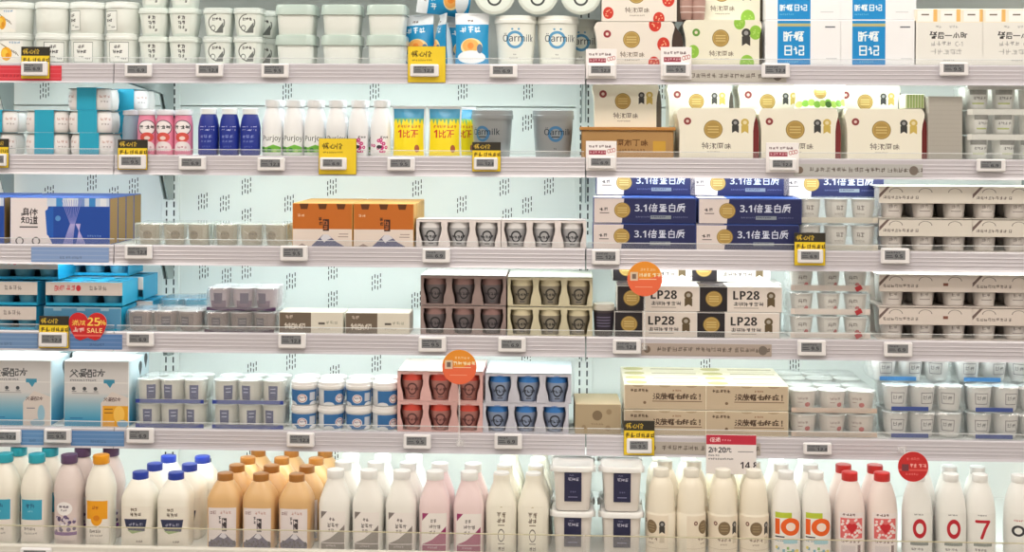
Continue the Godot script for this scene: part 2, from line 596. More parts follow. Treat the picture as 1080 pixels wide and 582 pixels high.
func build_cooler() -> void:
	var steel := flat(Color8(238, 241, 238), 0.5)
	var t := thing("display_cooler", "open refrigerated display cooler with pale mint metal back panels and slotted posts", "cooler")
	var x0 := -2.2
	var x1 := 2.0
	# back panels: upright sheets between the posts, each bay in two pieces, with a seam between
	var posts := [P(181, 200, BACK).x, P(616, 200, BACK).x]
	var edges := [x0, posts[0], posts[1], x1]
	var seam := P(300, 112, BACK).y
	for b in 3:
		var w: float = edges[b + 1] - edges[b] - 0.003
		var cx: float = (edges[b + 1] + edges[b]) / 2.0
		mi("back_panel", cbox(w, 0.6, 0.02, 0.001), steel, t, Vector3(cx, seam + 0.0015, BACK - 0.01))
		mi("back_panel", cbox(w, seam - 0.46 - 0.0015, 0.02, 0.001), steel, t, Vector3(cx, 0.46, BACK - 0.01))
	mi("rear_liner", cbox(x1 - x0, 1.9, 0.03), steel, t, Vector3((x0 + x1) / 2, 0.3, BACK - 0.045))
	# slotted posts that carry the shelf brackets
	for px in posts:
		mi("slotted_post", cbox(0.05, 1.55, 0.012, 0.001), steel, t, Vector3(px, 0.46, BACK + 0.006))
		var st := begin()
		for k in 62:
			for s in [-1.0, 1.0]:
				add_box(st, Vector3(px + s * 0.0105 - 0.002, 0.5 + k * 0.0245, BACK + 0.0105), Vector3(px + s * 0.0105 + 0.002, 0.5 + k * 0.0245 + 0.0165, BACK + 0.0124))
		mi("post_slots", finish([st]), flat(Color8(38, 42, 44), 0.8), t).set_meta("kind", "stuff")
	# punched air vents, in small staggered clusters
	var vent := begin()
	for k in 4:
		for j in 3:
			var vy := -0.0155 * j + (0.005 if k % 2 else 0.0) + (0.003 if k > 1 else 0.0)
			add_box(vent, Vector3(k * 0.0078 - 0.0130, vy - 0.0052, -0.0005), Vector3(k * 0.0078 - 0.0106, vy + 0.0052, 0.0007))
	var vm := finish([vent])
	for p in [[47, 91], [303, 92], [395, 92], [488, 92], [557, 92], [556, 125], [700, 92], [860, 92], [7, 186], [97, 188], [141, 192], [52, 200], [120, 201], [214, 208], [237, 210], [260, 192], [305, 210], [350, 193], [260, 224], [440, 194], [532, 193], [579, 192], [487, 211], [556, 212], [535, 224], [239, 287], [307, 292], [397, 293], [351, 311], [439, 312], [215, 281], [260, 281], [351, 282], [307, 377], [397, 379], [353, 389], [266, 386], [555, 378], [744, 383], [838, 382], [265, 479], [310, 489], [352, 478], [218, 488]]:
		mi("air_vent", vm, flat(Color8(38, 42, 44), 0.8), t, P(p[0], p[1], BACK))
	# the ends, canopy and base that close the cooler
	mi("end_panel", cbox(0.05, 2.15, 0.72), steel, t, Vector3(x0 + 0.025, 0.0, -0.2))
	mi("end_panel", cbox(0.05, 2.15, 0.72), steel, t, Vector3(x1 - 0.025, 0.0, -0.2))
	mi("canopy", cbox(x1 - x0, 0.16, 0.62), steel, t, Vector3((x0 + x1) / 2, 2.0, -0.22))
	mi("canopy_light", cbox(x1 - x0 - 0.2, 0.012, 0.02), glow(Color(0.95, 1.0, 1.0), 2.0), t, Vector3((x0 + x1) / 2, 1.986, 0.03))
	area("canopy_lamp", Vector3((x0 + x1) / 2, 1.978, 0.03), Vector2(x1 - x0 - 0.2, 0.02), -75.0, LED * 3.0 * 0.5, LEDC)
	mi("base", cbox(x1 - x0, 0.40, 0.66), flat(Color8(215, 214, 208), 0.5), t, Vector3((x0 + x1) / 2, 0.0, -0.19))
	# the bottom deck: a grid tray, its rail and the clear riser along its front
	var deck := RY[6] as float
	mi("deck", cbox(x1 - x0, deck - 0.40, 0.64), steel, t, Vector3((x0 + x1) / 2, 0.40, -0.2))
	mi("deck_rail", rail_shape(x1 - x0), flat(Color8(228, 225, 216), 0.3), t, Vector3((x0 + x1) / 2, P(150, 577, 0.134).y - 0.003, 0.124))
	var yy := P(300, 561, 0.13).y
	var cuts := [x0, P(101.5, 560, 0.13).x, P(114.5, 560, 0.13).x, P(616, 560, 0.13).x, x1]
	for k in 4:
		var w: float = cuts[k + 1] - cuts[k] - 0.003
		mi("clear_riser", cbox(w, yy - deck + 0.004, 0.003, 0.0008), clear(Color(1.0, 1.0, 0.97), 0.06, 0.05), t, Vector3((cuts[k] + cuts[k + 1]) / 2, deck - 0.004, 0.119))
		mi("riser_edge", cbox(w, 0.0022, 0.0042, 0.0006), flat(Color8(190, 182, 152), 0.3), t, Vector3((cuts[k] + cuts[k + 1]) / 2, yy, 0.119))

func build_shelves() -> void:
	var board := flat(Color8(232, 238, 237), 0.45)
	var guard := clear(Color(0.97, 1.0, 1.0), 0.03, 0.04)
	var bracket := bracket_shape()
	var what := [
		["peach and label tubs", "white tubs, blue bags and lidded buckets", "strawberry and grape cartons"],
		["teal sleeved cup packs", "blue and white drink bottles", "cream cartons with gold medals"],
		["blue and white sleeved cartons", "orange mountain cartons", "navy protein cartons"],
		["teal sleeved yoghurt trays", "brown and cream cup cartons", "black and white lettered cartons"],
		["tall blue and white formula boxes", "red and blue cup cartons", "kraft lettered cartons"],
	]
	var rail := flat(Color8(203, 199, 206), 0.2)
	for r in range(1, 6):
		for b in 3:
			var a := P(BAYS[b][0], RP[r], 0.0).x
			var c := P(BAYS[b][1], RP[r], 0.0).x
			var w := c - a
			var t := thing("shelf", "metal shelf with ribbed price rail carrying the %s" % what[r - 1][b], "shelf", Vector3((a + c) / 2, RY[r], 0.0), "cooler shelves")
			mi("board", cbox(w, 0.018, 0.50, 0.001), board, t, Vector3(0, -0.018, -0.255))
			mi("price_rail", rail_shape(w), rail, t)
			mi("front_guard", cbox(w - 0.004, 0.013, 0.0022, 0.0006), guard, t, Vector3(0, 0.003, -0.003))
			mi("guard_edge", cbox(w - 0.004, 0.0016, 0.0026, 0.0004), flat(Color8(226, 228, 228), 0.2), t, Vector3(0, 0.016, -0.003))
			for s in [-1.0, 1.0]:
				var br := mi("bracket", bracket, flat(Color8(150, 158, 156), 0.5), t, Vector3(s * (w / 2 - 0.004), -0.018, -0.49))
				br.rotation.y = -PI / 2
			# two diffused strips under each board, one near its front and an added one behind to brighten the back wall
			for lz in [-0.062, -0.32]:
				mi("front_or_fill_strip", cbox(w - 0.05, 0.007, 0.014, 0.001), glow(LEDC, 2.2), t, Vector3(0, -0.026, lz))
				area("front_or_fill_lamp", t.position + Vector3(0, -0.0275, lz), Vector2(w - 0.05, 0.014), -66.0, LED * w * (1.0 if lz > -0.1 else 0.45), LEDC)

func build_room() -> void:
	var plaster := flat(Color8(225, 222, 216), 0.9)
	structure("floor", cbox(8.0, 0.1, 6.6, 0.001), flat(Color8(196, 190, 182), 0.35), Vector3(0, -0.1, 2.3))
	structure("ceiling", cbox(8.0, 0.1, 6.6, 0.001), plaster, Vector3(0, 3.0, 2.3))
	structure("wall_north", cbox(8.0, 3.0, 0.1, 0.001), plaster, Vector3(0, 0, -0.95))
	structure("wall_south", cbox(8.0, 3.0, 0.1, 0.001), plaster, Vector3(0, 0, 5.55))
	structure("wall_west", cbox(0.1, 3.0, 6.4, 0.001), plaster, Vector3(-3.95, 0, 2.3))
	structure("wall_east", cbox(0.1, 3.0, 6.4, 0.001), plaster, Vector3(3.95, 0, 2.3))

# ---------- price tags

var esl_mats := []
func make_tags() -> void:
	for k in 3:
		var im := sheet(20, 10, Color8(128, 130, 134))
		scrub(im, 1, 1, 4 + k, 2.2, Color8(40, 42, 48))
		say(im, ["6.9", "12.8", "9.5"][k], 9.5, 4.2, 4.2, Color8(52, 54, 60))
		rect(im, 1, 5, 6, 0.7, Color8(60, 62, 68))
		rect(im, 1, 7, 7, 0.7, Color8(60, 62, 68))
		esl_mats.append(printed(im, 0.3))

func esl_parts(t: Node3D, k: int, at := Vector3.ZERO, w := 0.068, h := 0.034) -> void:
	mi("tag_case", cbox(w, h, 0.011, 0.0025), flat(Color8(240, 238, 240), 0.35), t, at)
	mi("tag_display", cbox(w * 0.72, h * 0.58, 0.001, 0.0003), [flat(Color8(90, 92, 96)), esl_mats[k % 3]], t, at + Vector3(-w * 0.02, h * 0.27, 0.0056))

# x0..x1, y0..y1: where the tag sits on its rail
func esl(px: float, y0: float, y1: float, k: int, label: String, w := 29.0, z := 0.0175) -> void:
	var at := P(px, y1, z)
	var t := thing("price_tag", label, "price tag", at, "electronic price tags on the rails")
	esl_parts(t, k, Vector3.ZERO, w / 430.0, (y1 - y0) / 430.0)

func card_tag(called: String, px: float, y0: float, y1: float, w: float, im: Image, label: String, esl_box := Rect2(), k := 0, z := 0.0135, edge := Color8(60, 56, 48)) -> Node3D:
	var at := P(px, y1, z)
	var h := (y1 - y0) / 430.0
	var t := thing(called, label, "sign", at)
	mi("card", cbox(w / 430.0, h, 0.003, 0.0006), [flat(edge, 0.5), printed(im, 0.45)], t)
	if esl_box.size.x > 0.0:
		esl_parts(t, k, Vector3((esl_box.position.x + esl_box.size.x / 2) / 430.0, h - esl_box.end.y / 430.0, 0.0072), esl_box.size.x / 430.0, esl_box.size.y / 430.0)
	return t

func promo_im(w: float, h: float, dark := true) -> Image:
	var im := sheet(w, h, Color8(240, 208, 44))
	if dark:
		rect(im, 0, 0, w, h * 0.28, Color8(46, 42, 34))
		say(im, "惊心价", 2, h * 0.06, h * 0.17, Color8(232, 196, 60))
		say(im, "~~~~~~~", 2, h * 0.35, h * 0.14, Color8(80, 60, 10))
	else:
		say(im, "惊心价", 4, h * 0.12, h * 0.18, Color8(60, 40, 10))
		scrub(im, 4, h * 0.36, 10, 2.0, Color8(110, 84, 20))
	return im

func white_card(w: float, h: float) -> Image:
	var im := sheet(w, h, Color8(246, 242, 242))
	scrub(im, 3, 4, 5, 3.0, Color8(70, 40, 50))
	say(im, "~~", 20, 4, 3.0, Color8(70, 40, 50))
	rect(im, 3, 9.5, 18, 4.5, Color8(150, 50, 70))
	scrub(im, 4, 10.4, 6, 2.6, Color8(240, 220, 220))
	for k in 3:
		disc(im, 24.0 + k * 2.6, 10.5 - k * 0.6, 1.8, Color8(196, 120, 120), 2.2, 1.2)
	return im

func build_tags() -> void:
	make_tags()
	var list := [
		[146, 67, 81, "under the stacked square cups with small black print"], [221, 67, 81, "under the cups with mountain print"], [290, 67, 82, "under the plain white tubs with frosted lids"],
		[531, 68, 82, "under the white bucket with blue ring"], [818, 67, 82, "under the blue panelled white cartons"], [1006, 66, 80, "under the cartons with orange tuck flaps"],
		[203, 165, 179, "under the dark blue drink bottles"], [286, 166, 180, "under the white bottles with green bases"], [423, 166, 180, "under the yellow pouches"], [1045, 168, 181, "under the cups stacked three high"],
		[146, 258, 273, "between the blue carton and clear cup trays"], [310, 259, 275, "under the orange mountain cartons"], [460, 262, 277, "under the grey cups in white cartons"], [639, 263, 279, "under the navy protein cartons"], [944, 262, 278, "under white sleeved cups on the protein carton shelf"],
		[148, 350, 365, "under the clear trays of brown cups"], [308, 351, 367, "under the small brown and cream cartons"], [456, 355, 371, "under the purple brown cup cartons"], [540, 356, 371, "under the cream cup cartons"], [661, 358, 373, "under the black and white lettered cartons"], [856, 359, 375, "under the wrapped cups with red flags"], [947, 361, 376, "under white sleeved cups on the lettered carton shelf"],
		[8, 453, 467, "under the formula box with blue side panel"], [61, 452, 467, "between two blue paper strips under formula boxes"], [148, 451, 467, "under the wrapped cups with navy labels"], [317, 456, 471, "under the stacked blue and white tubs"], [440, 458, 473, "under the red cup cartons"], [536, 457, 473, "under the blue cup cartons"], [862, 467, 479, "under the wrapped cups with red hearts"],
	]
	for k in list.size():
		var e = list[k]
		esl(e[0], e[1], e[2], k, "white electronic price tag %s" % e[3])
	esl(38, 578, 592, 0, "dark framed price tag on the bottom deck rail below cyan capped bottles", 32, 0.1415)
	var im := promo_im(31, 33)
	var yellow := promo_im(40, 37, false)
	card_tag("promotion_tag", 37.5, 49, 83, 31, im, "yellow promotion tag with price display in the red rail strip", Rect2(-14, 16, 28, 15))
	card_tag("promotion_tag", 450, 49, 87, 40, yellow, "square yellow promotion card below the blue pouches", Rect2(-17, 19, 30, 13), 1)
	card_tag("promotion_tag", 2, 146, 177, 15, im, "orange promotion tag below the teal sleeved cups", Rect2(-6, 16, 12, 13), 2)
	card_tag("promotion_tag", 140, 147, 179, 32, im, "yellow promotion tag in front of the pink bottles", Rect2(-14, 16, 29, 15), 2)
	card_tag("promotion_tag", 356, 146, 184, 40, yellow, "square yellow promotion card in front of white bottles", Rect2(-18, 20, 28, 13), 0)
	card_tag("promotion_tag", 513, 150, 181, 30, im, "black and yellow promotion tag below the grey bucket", Rect2(-13, 16, 25, 13), 1)
	card_tag("promotion_tag", 854, 246, 280, 32, im, "black and yellow promotion tag between navy cartons and wrapped cups", Rect2(-13, 17, 26, 14), 0)
	card_tag("promotion_tag", 57, 333, 367, 32, im, "black and yellow promotion tag beside the heart shaped sale sticker", Rect2(-15, 17, 30, 15), 1)
	card_tag("promotion_tag", 674, 444, 480, 32, im, "black and yellow promotion tag in front of the kraft cartons", Rect2(-13, 18, 26, 15), 2)
	var wc := white_card(32, 31)
	card_tag("price_card", 634, 52, 83, 32, wc, "white and crimson price card below the strawberry carton", Rect2(-14, 16, 28, 13), 1, 0.0135, Color8(235, 230, 232))
	card_tag("price_card", 713, 50, 84, 32, wc, "white and crimson price card between strawberry and grape cartons", Rect2(-14, 17, 28, 14), 2, 0.0135, Color8(235, 230, 232))
	card_tag("price_card", 634, 149, 180, 32, wc, "white and crimson price card below the brown pudding tray", Rect2(-14, 16, 28, 13), 0, 0.0135, Color8(235, 230, 232))
	card_tag("price_card", 825, 151, 182, 34, wc, "white and crimson price card in front of the cream carton", Rect2(-14, 16, 28, 13), 1, 0.0135, Color8(235, 230, 232))
	# the large red headed price card hanging from the lowest rail
	var big := sheet(52, 41, Color8(240, 234, 234))
	rect(big, 0, 0, 52, 10, Color8(196, 44, 68))
	say(big, "促满", 4, 2.5, 5, Color8(250, 235, 235))
	scrub(big, 16, 4.2, 4, 2.4, Color8(240, 190, 200))
	say(big, "2件20元", 2, 13, 5.5, Color8(50, 50, 60))
	scrub(big, 2, 20.5, 5, 2.2, Color8(80, 80, 90))
	scrub(big, 2, 24, 11, 2.2, Color8(60, 60, 70))
	rect(big, 33, 17, 16, 0.8, Color8(120, 120, 125))
	say(big, "14.8", 35, 28, 7, Color8(60, 50, 60))
	card_tag("price_card", 771, 459, 500, 52, big, "large white price card with red header hanging over the bottles", Rect2(), 0, 0.0155, Color8(230, 226, 226))
	# round and heart-shaped promotion signs on clear stems
	for d in [[680, 294, "orange round promotion sign in front of the lettered cartons", 4], [484.5, 387, "orange round promotion sign in front of the red cup carton", 5]]:
		var o := sheet(36, 36, Color8(238, 110, 72))
		area_fill(o, [Vector2(0, 0), Vector2(36, 0), Vector2(36, 13), Vector2(18, 19), Vector2(0, 14)], Color8(238, 150, 48))
		rect(o, 3, 11, 8, 9, Color8(222, 196, 170))
		rect(o, 5, 13, 4, 5, Color8(120, 100, 90))
		scrub(o, 13, 7, 5, 3, Color8(250, 220, 180))
		say(o, "~~~~~", 12, 12, 4.2, Color8(250, 235, 200))
		rect(o, 12, 18, 18, 0.8, Color8(250, 215, 180))
		rect(o, 8, 26, 18, 0.7, Color8(246, 160, 130))
		round_sign(d[0], d[1], 18.0, o, d[2], d[3])
	var q := sheet(31, 31, Color8(206, 44, 46))
	rect(q, 0, 18, 31, 2, Color8(226, 90, 84))
	rect(q, 4, 13, 7, 7, Color8(120, 60, 70))
	scrub(q, 9, 6, 4, 3, Color8(240, 150, 140))
	say(q, "~~~~", 12, 12.5, 4, Color8(246, 190, 180))
	scrub(q, 8, 22, 5, 2.4, Color8(240, 150, 140))
	round_sign(963, 492, 15.0, q, "red round promotion sign hanging before the white milk bottles", 5)
	# the double heart sale sticker
	var he := sheet(42, 34, Color8(206, 36, 40))
	say(he, "满减", 4, 9, 7, Color8(240, 200, 90))
	say(he, "25", 20, 6, 10, Color8(248, 214, 96))
	say(he, "%", 34, 9, 6, Color8(248, 214, 96))
	say(he, "~~", 5, 18, 6, Color8(240, 210, 200))
	say(he, "SALE", 20, 19, 5.5, Color8(248, 220, 150))
	rect(he, 4, 27, 32, 2, Color8(230, 110, 100))
	var hp := PackedVector2Array()
	for p in disc_outline(10.5, 24):
		if p.y > -5.0 or p.x < 2.0:
			hp.append(Vector2(p.x - 9.5, p.y + 6.0))
	var left_hull := PackedVector2Array()
	for p in disc_outline(10.5, 28):
		left_hull.append(p + Vector2(-10, 5))
	var right_hull := PackedVector2Array()
	for p in disc_outline(10.5, 28):
		right_hull.append(p + Vector2(10, 5))
	var low := PackedVector2Array([Vector2(-19, 0.5), Vector2(-8, 3), Vector2(8, 3), Vector2(19.5, 0.5), Vector2(17.5, -5), Vector2(13, -12), Vector2(8, -14), Vector2(0, -11), Vector2(-8, -14), Vector2(-13, -12), Vector2(-17.5, -5)])
	var heart := Geometry2D.merge_polygons(left_hull, right_hull)[0]
	heart = Geometry2D.merge_polygons(heart, low)[0]
	for k in heart.size():
		heart[k] = heart[k] / 430.0
	var hs := MeshInstance3D.new()
	hs.mesh = extrude(heart, 0.0015)
	hs.set_surface_override_material(0, flat(Color8(246, 170, 170)))
	hs.set_surface_override_material(1, printed(he, 0.45))
	hs.name = numbered("sale_sticker")
	add_child(hs)
	hs.position = P(92.5, 345, 0.0135)
	tag(hs, "red double heart sale sticker with yellow number on the price rail", "sticker")
	# paper strips slid into the rails
	strip(-40, 65, 1, Color8(222, 60, 74), "red paper strip in the price rail under white tubs")
	strip(33, 115, 3, Color8(136, 164, 212), "pale blue paper strip in the rail under the blue carton")
	strip(-40, 40, 4, Color8(112, 146, 190), "grey blue paper strip in the rail beside the black promotion tag")
	strip(74, 129, 4, Color8(90, 130, 186), "blue paper strip in the rail behind the heart sticker")
	strip(22, 46, 5, Color8(104, 150, 200), "short blue paper strip between two price tags")
	strip(75, 131, 5, Color8(98, 144, 198), "long blue paper strip under the formula box with yellow panel")
	# printed lines on clear rail covers
	for d in [[765, 1, 126, Color8(196, 192, 184), "under the green grape carton"], [905, 2, 132, Color8(186, 186, 184), "under the cream cartons with medals"], [745, 4, 135, Color8(178, 164, 154), "under the black and white lettered cartons"], [742, 5, 118, Color8(182, 174, 166), "under the kraft lettered cartons"]]:
		var li := sheet(d[2], 12, d[3])
		disc(li, 6, 6, 3.5, Color8(120, 104, 92))
		say(li, "~~~~~~~ ~~~~~~~ ~~~~~~~", 16, 3.2, 5.0, Color8(84, 74, 68), 400)
		disc(li, d[2] - 9.0, 6, 4.5, Color8(120, 110, 102))
		strip_card(d[0], d[1], d[2], li, "strip of small printed characters on the price rail %s" % d[4])

func round_sign(px: float, py: float, r: float, im: Image, label: String, row: int) -> void:
	var z := 0.045 if py < 450.0 else 0.125
	var at := P(px, py, z)
	var t := thing("promotion_sign", label, "sign", at)
	mi("disc", extrude(disc_outline(r / 430.0), 0.0016), [flat(Color8(240, 214, 200)), printed(im, 0.4)], t)
	var up := Vector3(at.x, RY[row if row < 5 or py < 450 else 5] - 0.02, 0.014)
	mi("clip", cbox(0.018, 0.014, 0.006, 0.001), clear(Color(1, 1, 1), 0.25, 0.1), t, up - at + Vector3(0, -0.007, 0))
	var dy := (up.y - at.y)
	mi("stem", cbox(0.004, absf(dy) + 0.004, 0.0012, 0.0003), clear(Color(1, 1, 1), 0.25, 0.1), t, Vector3(0, minf(0.0, dy) - 0.002, -0.004))
	mi("stem_arm", cbox(0.004, 0.0012, z - 0.011, 0.0003), clear(Color(1, 1, 1), 0.25, 0.1), t, Vector3(0, dy, -(z - 0.011) / 2))

func strip(x0: float, x1: float, row: int, c: Color, label: String) -> void:
	var a := P(x0, RP[row], 0.011)
	var b := P(x1, RP[row], 0.011)
	var im := sheet(60, 10, c)
	for k in 3:
		rect(im, 0, 2.0 + k * 3.0, 60, 0.5, c.lightened(0.18))
	scrub(im, 22, 6, 8, 2.0, c.darkened(0.25))
	var t := thing("paper_strip", label, "paper strip", Vector3((a.x + b.x) / 2, RY[row] - 0.041, 0.0115))
	mi("paper", cbox(b.x - a.x, 0.037, 0.001, 0.0003), [flat(c), printed(im, 0.4)], t)

func strip_card(px: float, row: int, w: float, im: Image, label: String) -> void:
	var a := P(px, RP[row], 0.011)
	var t := thing("paper_strip", label, "paper strip", Vector3(a.x, RY[row] - 0.040, 0.0115))
	mi("paper", cbox(w / 430.0, 0.030, 0.001, 0.0003), [flat(Color8(190, 186, 180)), printed(im, 0.35)], t)

# ---------- kinds of packaging; each returns a product whose base is at y = 0

func k(px: float) -> float:
	return px / 428.0

# a folded carton: body, printed front
func carton(w: float, h: float, d: float, body: Material, im: Image, side = null) -> Node3D:
	var p := proto()
	mi("carton_body", cbox(w, h, d, 0.0014), [body, printed(im, 0.45)], p)
	if side:
		mi("side_panel", cbox(d - 0.004, h - 0.004, 0.0008, 0.0002), side, p, Vector3(w / 2, 0.002, 0)).rotation.y = PI / 2
	return p

# a round or squared tub with a lid and a label
func tub(rt: float, rb: float, h: float, n: float, body: Material, lid: Material, label, half := 0.9, ly0 := 0.1, ly1 := 0.7, lid_h := 0.2) -> Node3D:
	var p := proto()
	var lh := h * lid_h
	var prof := [Vector2(0, 0.001), Vector2(rb - 0.002, 0.0), Vector2(rb, 0.002), Vector2(lerpf(rb, rt, 0.5) + 0.0004, h * 0.45), Vector2(rt * 0.985, h - lh), Vector2(rt * 0.985, h - 0.002), Vector2(0, h - 0.002)]
	mi("tub_body", lathe(prof, 32, n), body, p)
	if label:
		mi("label", wrap_label(prof, h * ly0, h * ly1, half, n), label, p)
	var lp := [Vector2(rt * 0.99, h - lh), Vector2(rt + 0.0018, h - lh), Vector2(rt + 0.002, h - lh * 0.55), Vector2(rt + 0.0008, h - lh * 0.5), Vector2(rt + 0.0006, h - 0.001), Vector2(rt - 0.001, h), Vector2(rt * 0.9, h), Vector2(rt * 0.87, h - 0.0012), Vector2(0, h - 0.0012)]
	mi("lid", lathe(lp, 32, n), lid, p)
	return p

func cup_profile(rt: float, rb: float, h: float) -> Array:
	return [Vector2(0, 0.0012), Vector2(rb - 0.002, 0), Vector2(rb, 0.002), Vector2(lerpf(rb, rt, 0.4) + 0.001, h * 0.38), Vector2(lerpf(rb, rt, 0.8) + 0.001, h * 0.75), Vector2(rt, h - 0.003), Vector2(rt + 0.0022, h - 0.003), Vector2(rt + 0.0022, h - 0.0012), Vector2(0, h - 0.0012)]

# one cup as a part of a pack: cup with its foil lid
func cup_part(parent: Node3D, prof: Array, body: Material, lid: Material, label, at: Vector3, lid_mesh: Mesh, body_mesh: Mesh, label_mesh) -> void:
	var c := mi("cup", body_mesh, body, parent, at)
	mi("foil_lid", lid_mesh, lid, c)
	if label:
		mi("label", label_mesh, label, c)

func foil(rt: float, h: float) -> ArrayMesh:
	return lathe([Vector2(rt + 0.0026, h - 0.0014), Vector2(rt + 0.0026, h - 0.0006), Vector2(rt - 0.001, h + 0.0004), Vector2(0, h + 0.0004)], 24)

# a printed sleeve with cup-shaped windows, and the cups standing in it
func cup_carton(w: float, h: float, d: float, count: int, sleeve: Material, cup: Material, lid: Material, label, rt: float, rb: float, band: Material = null, belly := 0.0) -> Node3D:
	var p := proto()
	var pitch := w / count
	var t := 0.0012
	var ch := h - 0.006
	var prof := cup_profile(rt, rb, ch)
	if belly > 0.0:
		prof = [Vector2(0, 0.0012), Vector2(rb - 0.002, 0), Vector2(rb, 0.002), Vector2(rb + belly * 0.6, ch * 0.3), Vector2(lerpf(rb, rt, 0.6) + belly, ch * 0.52), Vector2(rt + belly * 0.8, ch * 0.72), Vector2(rt + belly * 0.3, ch * 0.8), Vector2(rt, ch * 0.9), Vector2(rt + 0.0015, ch - 0.001), Vector2(0, ch - 0.001)]
	var st := begin()
	# floor, roof, back and ends of the sleeve
	add_box(st, Vector3(-w / 2, 0, -d / 2), Vector3(w / 2, t, d / 2))
	add_box(st, Vector3(-w / 2, h - t, -d / 2), Vector3(w / 2, h, d / 2))
	add_box(st, Vector3(-w / 2, t, -d / 2), Vector3(w / 2, h - t, -d / 2 + t))
	for s in [-1.0, 1.0]:
		add_box(st, Vector3(s * (w / 2 - t / 2) - t / 2, t, -d / 2 + t), Vector3(s * (w / 2 - t / 2) + t / 2, h - t, d / 2 - t))
	# the front: a rim below and above, and waisted bars between the windows
	var rim := h * 0.05
	var head := h * 0.10
	add_box(st, Vector3(-w / 2, 0, d / 2 - t), Vector3(w / 2, rim, d / 2))
	add_box(st, Vector3(-w / 2, h - head, d / 2 - t), Vector3(w / 2, h, d / 2))
	var open := func(y: float) -> float: return radius_at(prof, clampf(y - t, 0.003, ch - 0.004)) + 0.0022
	for i in count + 1:
		var x := -w / 2 + pitch * i
		var steps := 8
		for j in steps:
			var y0 := lerpf(rim, h - head, float(j) / steps)
			var y1 := lerpf(rim, h - head, float(j + 1) / steps)
			var l0: float = -w / 2 if i == 0 else x - pitch / 2 + open.call(y0)
			var l1: float = -w / 2 if i == 0 else x - pitch / 2 + open.call(y1)
			var r0: float = w / 2 if i == count else x + pitch / 2 - open.call(y0)
			var r1: float = w / 2 if i == count else x + pitch / 2 - open.call(y1)
			for z in [d / 2, d / 2 - t]:
				quad_out(st, Vector3(l0, y0, z), Vector3(r0, y0, z), Vector3(r1, y1, z), Vector3(l1, y1, z), Vector3(0, 0, 1.0 if z == d / 2 else -1.0))
			quad_out(st, Vector3(l0, y0, d / 2), Vector3(l1, y1, d / 2), Vector3(l1, y1, d / 2 - t), Vector3(l0, y0, d / 2 - t), Vector3(-1, 0, 0))
			quad_out(st, Vector3(r0, y0, d / 2), Vector3(r1, y1, d / 2), Vector3(r1, y1, d / 2 - t), Vector3(r0, y0, d / 2 - t), Vector3(1, 0, 0))
	mi("sleeve", finish([st]), sleeve, p)
	var bm := lathe(prof, 24)
	var lm := foil(rt, ch)
	var wm = wrap_label(prof, ch * 0.06, ch * 0.72, 0.95) if label else null
	for i in count:
		var at := Vector3(-w / 2 + pitch * (i + 0.5), t, d / 2 - rt - 0.0015)
		var c := mi("cup", bm, cup, p, at)
		mi("foil_lid", lm, lid, c)
		if label:
			mi("label", wm, label, c)
		if band:
			mi("rim_band", wrap_label(prof, ch * 0.74, ch * 0.97, 1.3), band, c)
	return p

# cups wrapped in shrink film: count across, tiers high, with optional cardboard strips
func film_pack(w: float, h: float, d: float, count: int, tiers: int, cup: Material, lid: Material, label, rt: float, rb: float, band = null, band_h := 0.012, band_at := 0.0) -> Node3D:
	var p := proto()
	var th := h / tiers
	var ch := th - 0.004
	var prof := cup_profile(rt, rb, ch)
	var bm := lathe(prof, 22)
	var lm := foil(rt, ch)
	var wm = wrap_label(prof, ch * 0.08, ch * 0.86, 0.8) if label else null
	var pitch := w / count
	var deep := maxi(1, int(d / (rt * 2.2)))
	for t in tiers:
		for i in count:
			for j in deep:
				var c := mi("cup", bm, cup, p, Vector3(-w / 2 + pitch * (i + 0.5), t * th + 0.001, d / 2 - rt - 0.005 - j * rt * 2.2))
				c.rotation.y = sin(i * 2.3 + t * 1.7) * 0.35
				mi("foil_lid", lm, lid, c)
				if label and j == 0:
					mi("label", wm, label, c)
		if band:
			mi("card_band", cbox(w - 0.004, band_h, 0.001, 0.0002), band, p, Vector3(0, t * th + band_at, d / 2 - 0.0022))
	mi("wrap_film", skin(w, h, d), film, p)
	return p

# a plastic bottle: turned body, label and fluted cap
func bottle(prof: Array, n: float, body: Material, cap: Material, cap_r: float, cap_h: float, label, y0: float, y1: float, half: float, fill = null, fy := 0.0) -> Node3D:
	var p := proto()
	mi("bottle_body", lathe(prof, 36, n, 0, 0.0, 1.0, prof[prof.size() - 2].x), body, p)
	if label:
		mi("label", wrap_label(prof, y0, y1, half, n), label, p)
	if fill:
		mi("shrink_sleeve", wrap_label(prof, 0.004, fy, PI, n, 36, 0.0002), fill, p)
	var top: float = prof[prof.size() - 1].y
	var cp := [Vector2(cap_r * 0.96, top - cap_h * 0.75), Vector2(cap_r, top - cap_h * 0.7), Vector2(cap_r, top + cap_h * 0.15), Vector2(cap_r * 0.97, top + cap_h * 0.25), Vector2(cap_r * 0.88, top + cap_h * 0.28), Vector2(0, top + cap_h * 0.28)]
	mi("cap", lathe(cp, 40, 2.0, 1), cap, p)
	return p

func pouch(w: float, h: float, t: float, back: Material, im: Image) -> Node3D:
	var p := proto()
	mi("pouch_body", bag(w, h, t), [back, printed(im, 0.3)], p)
	mi("top_seal", cbox(w * 0.99, h * 0.035, 0.0022, 0.0005), flat(Color8(236, 240, 244), 0.3), p, Vector3(0, h * 0.965, 0.0))
	return p

